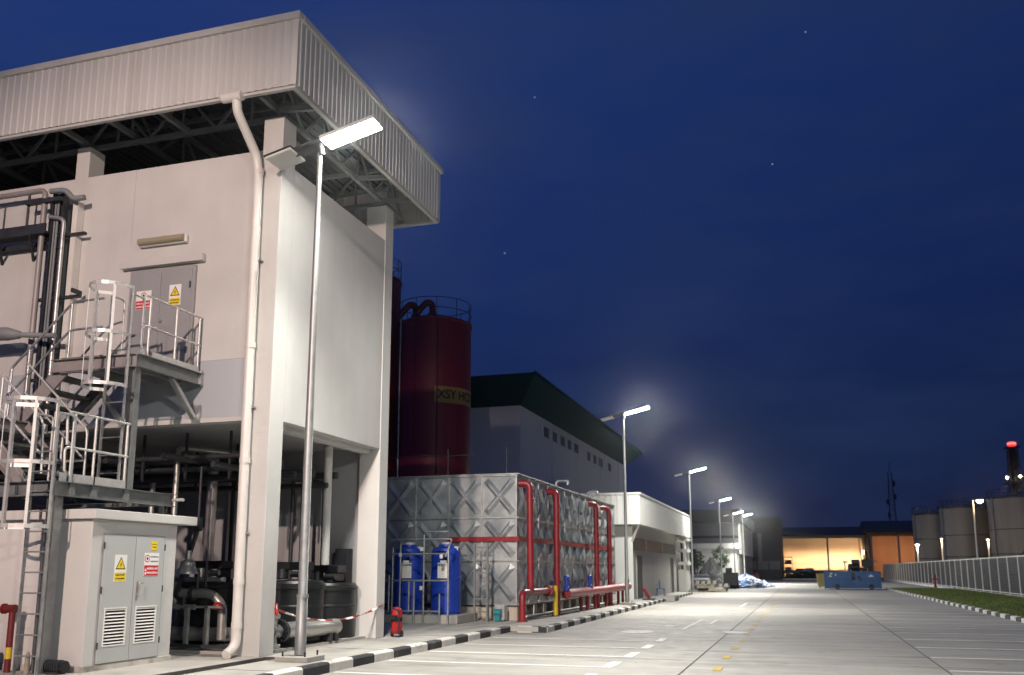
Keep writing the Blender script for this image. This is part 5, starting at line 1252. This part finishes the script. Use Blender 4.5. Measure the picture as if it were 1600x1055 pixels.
def yard_lamp(x, y, z, label, r=.16, w=0, arm=0):
    t = thing('yard_lamp', (x, y, 0), label, 'lamp')
    b = MB(); b.tube([(x, y, 0), (x, y, z)], [.10, .07], 8); b.build('pole', 'fencewhite', t)
    b = MB(); b.box(x-.2, x+.2+arm, y-.15, y+.15, z, z+.14); b.build('lamp_head', 'dark', t)
    b = MB(); b.lathe([(.001, -r), (r*.9, -r*.5), (r, 0), (.001, .01)], (x+arm, y, z), 12); b.build('bulb', 'bulbwarm', t)
    if w:
        l = bpy.data.lights.new('yard_lamp_light', 'POINT'); l.energy = w; l.color = (1, .72, .42); l.shadow_soft_size = .15
        o = bpy.data.objects.new('yard_lamp_light', l); col.objects.link(o); o.parent = t; o.location = (arm, -.25, z-.5)
    return t
yard_lamp(18.0, 110, 9.0, 'tall slim yard lamp with a glowing head in front of the middle storage tank', .34, 260, .7)
yard_lamp(13.85, 126, 4.7, 'short lit lamp post at the left edge of the storage tanks', .22, 160)
yard_lamp(16.7, 126, 5.4, 'short lit lamp post between the left and middle storage tanks', .10, 110)
yard_lamp(21.6, 124, 5.2, 'short lit lamp post between the middle and largest storage tanks', .14, 110)
t = thing('beacon_tower', (40.6, 200, 0), 'slim dark tower with a glowing red beacon ring on top behind the storage tanks', 'tower')
b = MB()
for sx_ in (-1, 1):
    for sy_ in (-1, 1): b.beam((40.6+sx_*1.5, 200+sy_*1.5, 0), (40.6+sx_*.75, 200+sy_*.75, 25), .2, .2)
for k in range(12):
    z = k*2.05; w = 1.5-.75*z/25; w2 = 1.5-.75*(z+2.05)/25
    for a, c in (((-1, -1), (1, -1)), ((1, -1), (1, 1)), ((1, 1), (-1, 1)), ((-1, 1), (-1, -1))):
        b.beam((40.6+a[0]*w, 200+a[1]*w, z), (40.6+c[0]*w2, 200+c[1]*w2, z+2.05), .1, .1); b.beam((40.6+a[0]*w, 200+a[1]*w, z), (40.6+c[0]*w, 200+c[1]*w, z), .1, .1)
b.build('lattice', 'dark', t)
b = MB(); b.cyl((40.6, 200, 0), (40.6, 200, 25.4), .55, 16); b.build('flue', 'navy', t)
b = MB(); b.box(38.6, 42.6, 198.3, 201.7, 18.2, 18.4)
for x in (38.6, 40.6, 42.6): b.box(x-.05, x+.05, 198.3, 198.4, 18.4, 19.5)
b.box(38.6, 42.6, 198.3, 198.36, 19.45, 19.55); b.box(39.3, 41.9, 198.7, 201.3, 25.2, 25.4); b.build('platform', 'dark', t)
b = MB(); b.lathe([(.45, 25.4), (.78, 25.8), (.78, 26.25), (.5, 26.45), (.001, 26.5)], (40.6, 200, 0), 20); be = b.build('beacon', 'bulbred', t)
b = MB(); b.lathe([(.79, 25.9), (.82, 26.0), (.82, 26.12), (.79, 26.18)], (40.6, 200, 0), 20); b.build('beacon_core', 'bulbpink', be)
for x, z in ((38.9, 19.2), (41.2, 19.4), (43.0, 18.1), (39.9, 15.6)):
    b = MB(); b.lathe([(.001, -.28), (.28, 0), (.001, .28)], (x, 198.2, z), 10); b.build('work_lamp', 'bulbwarm', t)
t = thing('lattice_mast', (26.8, 300, 0), 'distant thin lattice radio mast rising over the sheds', 'mast')
b = MB()
for sx_ in (-1, 1):
    for sy_ in (-1, 1): b.beam((26.8+sx_*1.3, 300+sy_*1.3, 0), (26.8+sx_*.5, 300+sy_*.5, 31), .16, .16)
for k in range(20):
    z = k*1.55; w = 1.3-.8*z/31
    for a, c in (((-1, -1), (1, -1)), ((1, -1), (1, 1)), ((1, 1), (-1, 1)), ((-1, 1), (-1, -1))):
        b.beam((26.8+a[0]*w, 300+a[1]*w, z), (26.8+c[0]*w, 300+c[1]*w, z+1.55), .09, .09)
b.cyl((26.8, 300, 31), (26.8, 300, 34), .08, 6); b.build('lattice', 'dark', t)
b = MB()
for x, z in ((-1.2, 21), (1.0, 22.5), (.9, 26.5), (-1.0, 17)): b.box(26.8+x-.35, 26.8+x+.35, 299, 299.5, z, z+1.6)
b.build('antenna', 'dark', t)

# van beyond the fence
t = thing('delivery_van', (25.5, 112, 0), 'white van with glowing headlights parked beyond the fence at the right edge', 'van')
vx, vy = 25.6, 112
b = MB(); b.prism([(vx-1, vy, .45), (vx-1, vy, 1.15), (vx-1, vy+.7, 1.35), (vx-1, vy+1.3, 2.25), (vx-1, vy+5, 2.3), (vx-1, vy+5, .45)], (2, 0, 0)); b.build('body', 'white', t, .06)
b = MB(); b.prism([(vx-.85, vy+.74, 1.42), (vx-.85, vy+1.24, 2.15), (vx-.85, vy+1.27, 2.13), (vx-.85, vy+.77, 1.40)], (1.7, 0, 0)); b.v = [v+Vector((0, -.06, .03)) for v in b.v]; b.build('windscreen', 'black', t)
for sx_ in (-1, 1):
    b = MB(); b.lathe([(.001, -.16), (.16, -.1), (.18, .1), (.001, .16)], (vx+sx_*.68, vy-.05, .9), 12); b.build('headlight', 'bulbwarm', t)
    for yy in (.9, 4.0):
        b = MB(); b.cyl((vx+sx_*.95-.12, vy+yy, .36), (vx+sx_*.95+.12, vy+yy, .36), .36, 16); b.build('wheel', 'black', t)
t = thing('road_barrier', (17.3, 100, 0), 'low white concrete barrier lying beyond the middle of the fence', 'barrier')
b = MB(); b.prism([(17.0-1, 100, 0), (17.0-1, 100.15, .5), (17.0-1, 100.2, .9), (17.0-1, 100.4, .9), (17.0-1, 100.45, .5), (17.0-1, 100.6, 0)], (2.0, 0, 0)); b.build('barrier', 'white', t, .02)

# ================================================================== thin scattering air, added to put a glow round the lamps
hz = MB(); hz.box(-720, 720, -220, 1220, -1.03, 45); ho = hz.build('glow_haze', 'white'); tag(ho, kind='stuff')
hm = bpy.data.materials.new('glow_haze_air'); hm.use_nodes = True; hn = hm.node_tree; hn.nodes.clear()
pv = hn.nodes.new('ShaderNodeVolumePrincipled'); pv.inputs['Color'].default_value = (.92, .94, 1, 1); pv.inputs['Density'].default_value = .00018; pv.inputs['Anisotropy'].default_value = .97
om = hn.nodes.new('ShaderNodeOutputMaterial'); hn.links.new(pv.outputs[0], om.inputs['Volume'])
ho.data.materials.clear(); ho.data.materials.append(hm); ho.display_type = 'WIRE'
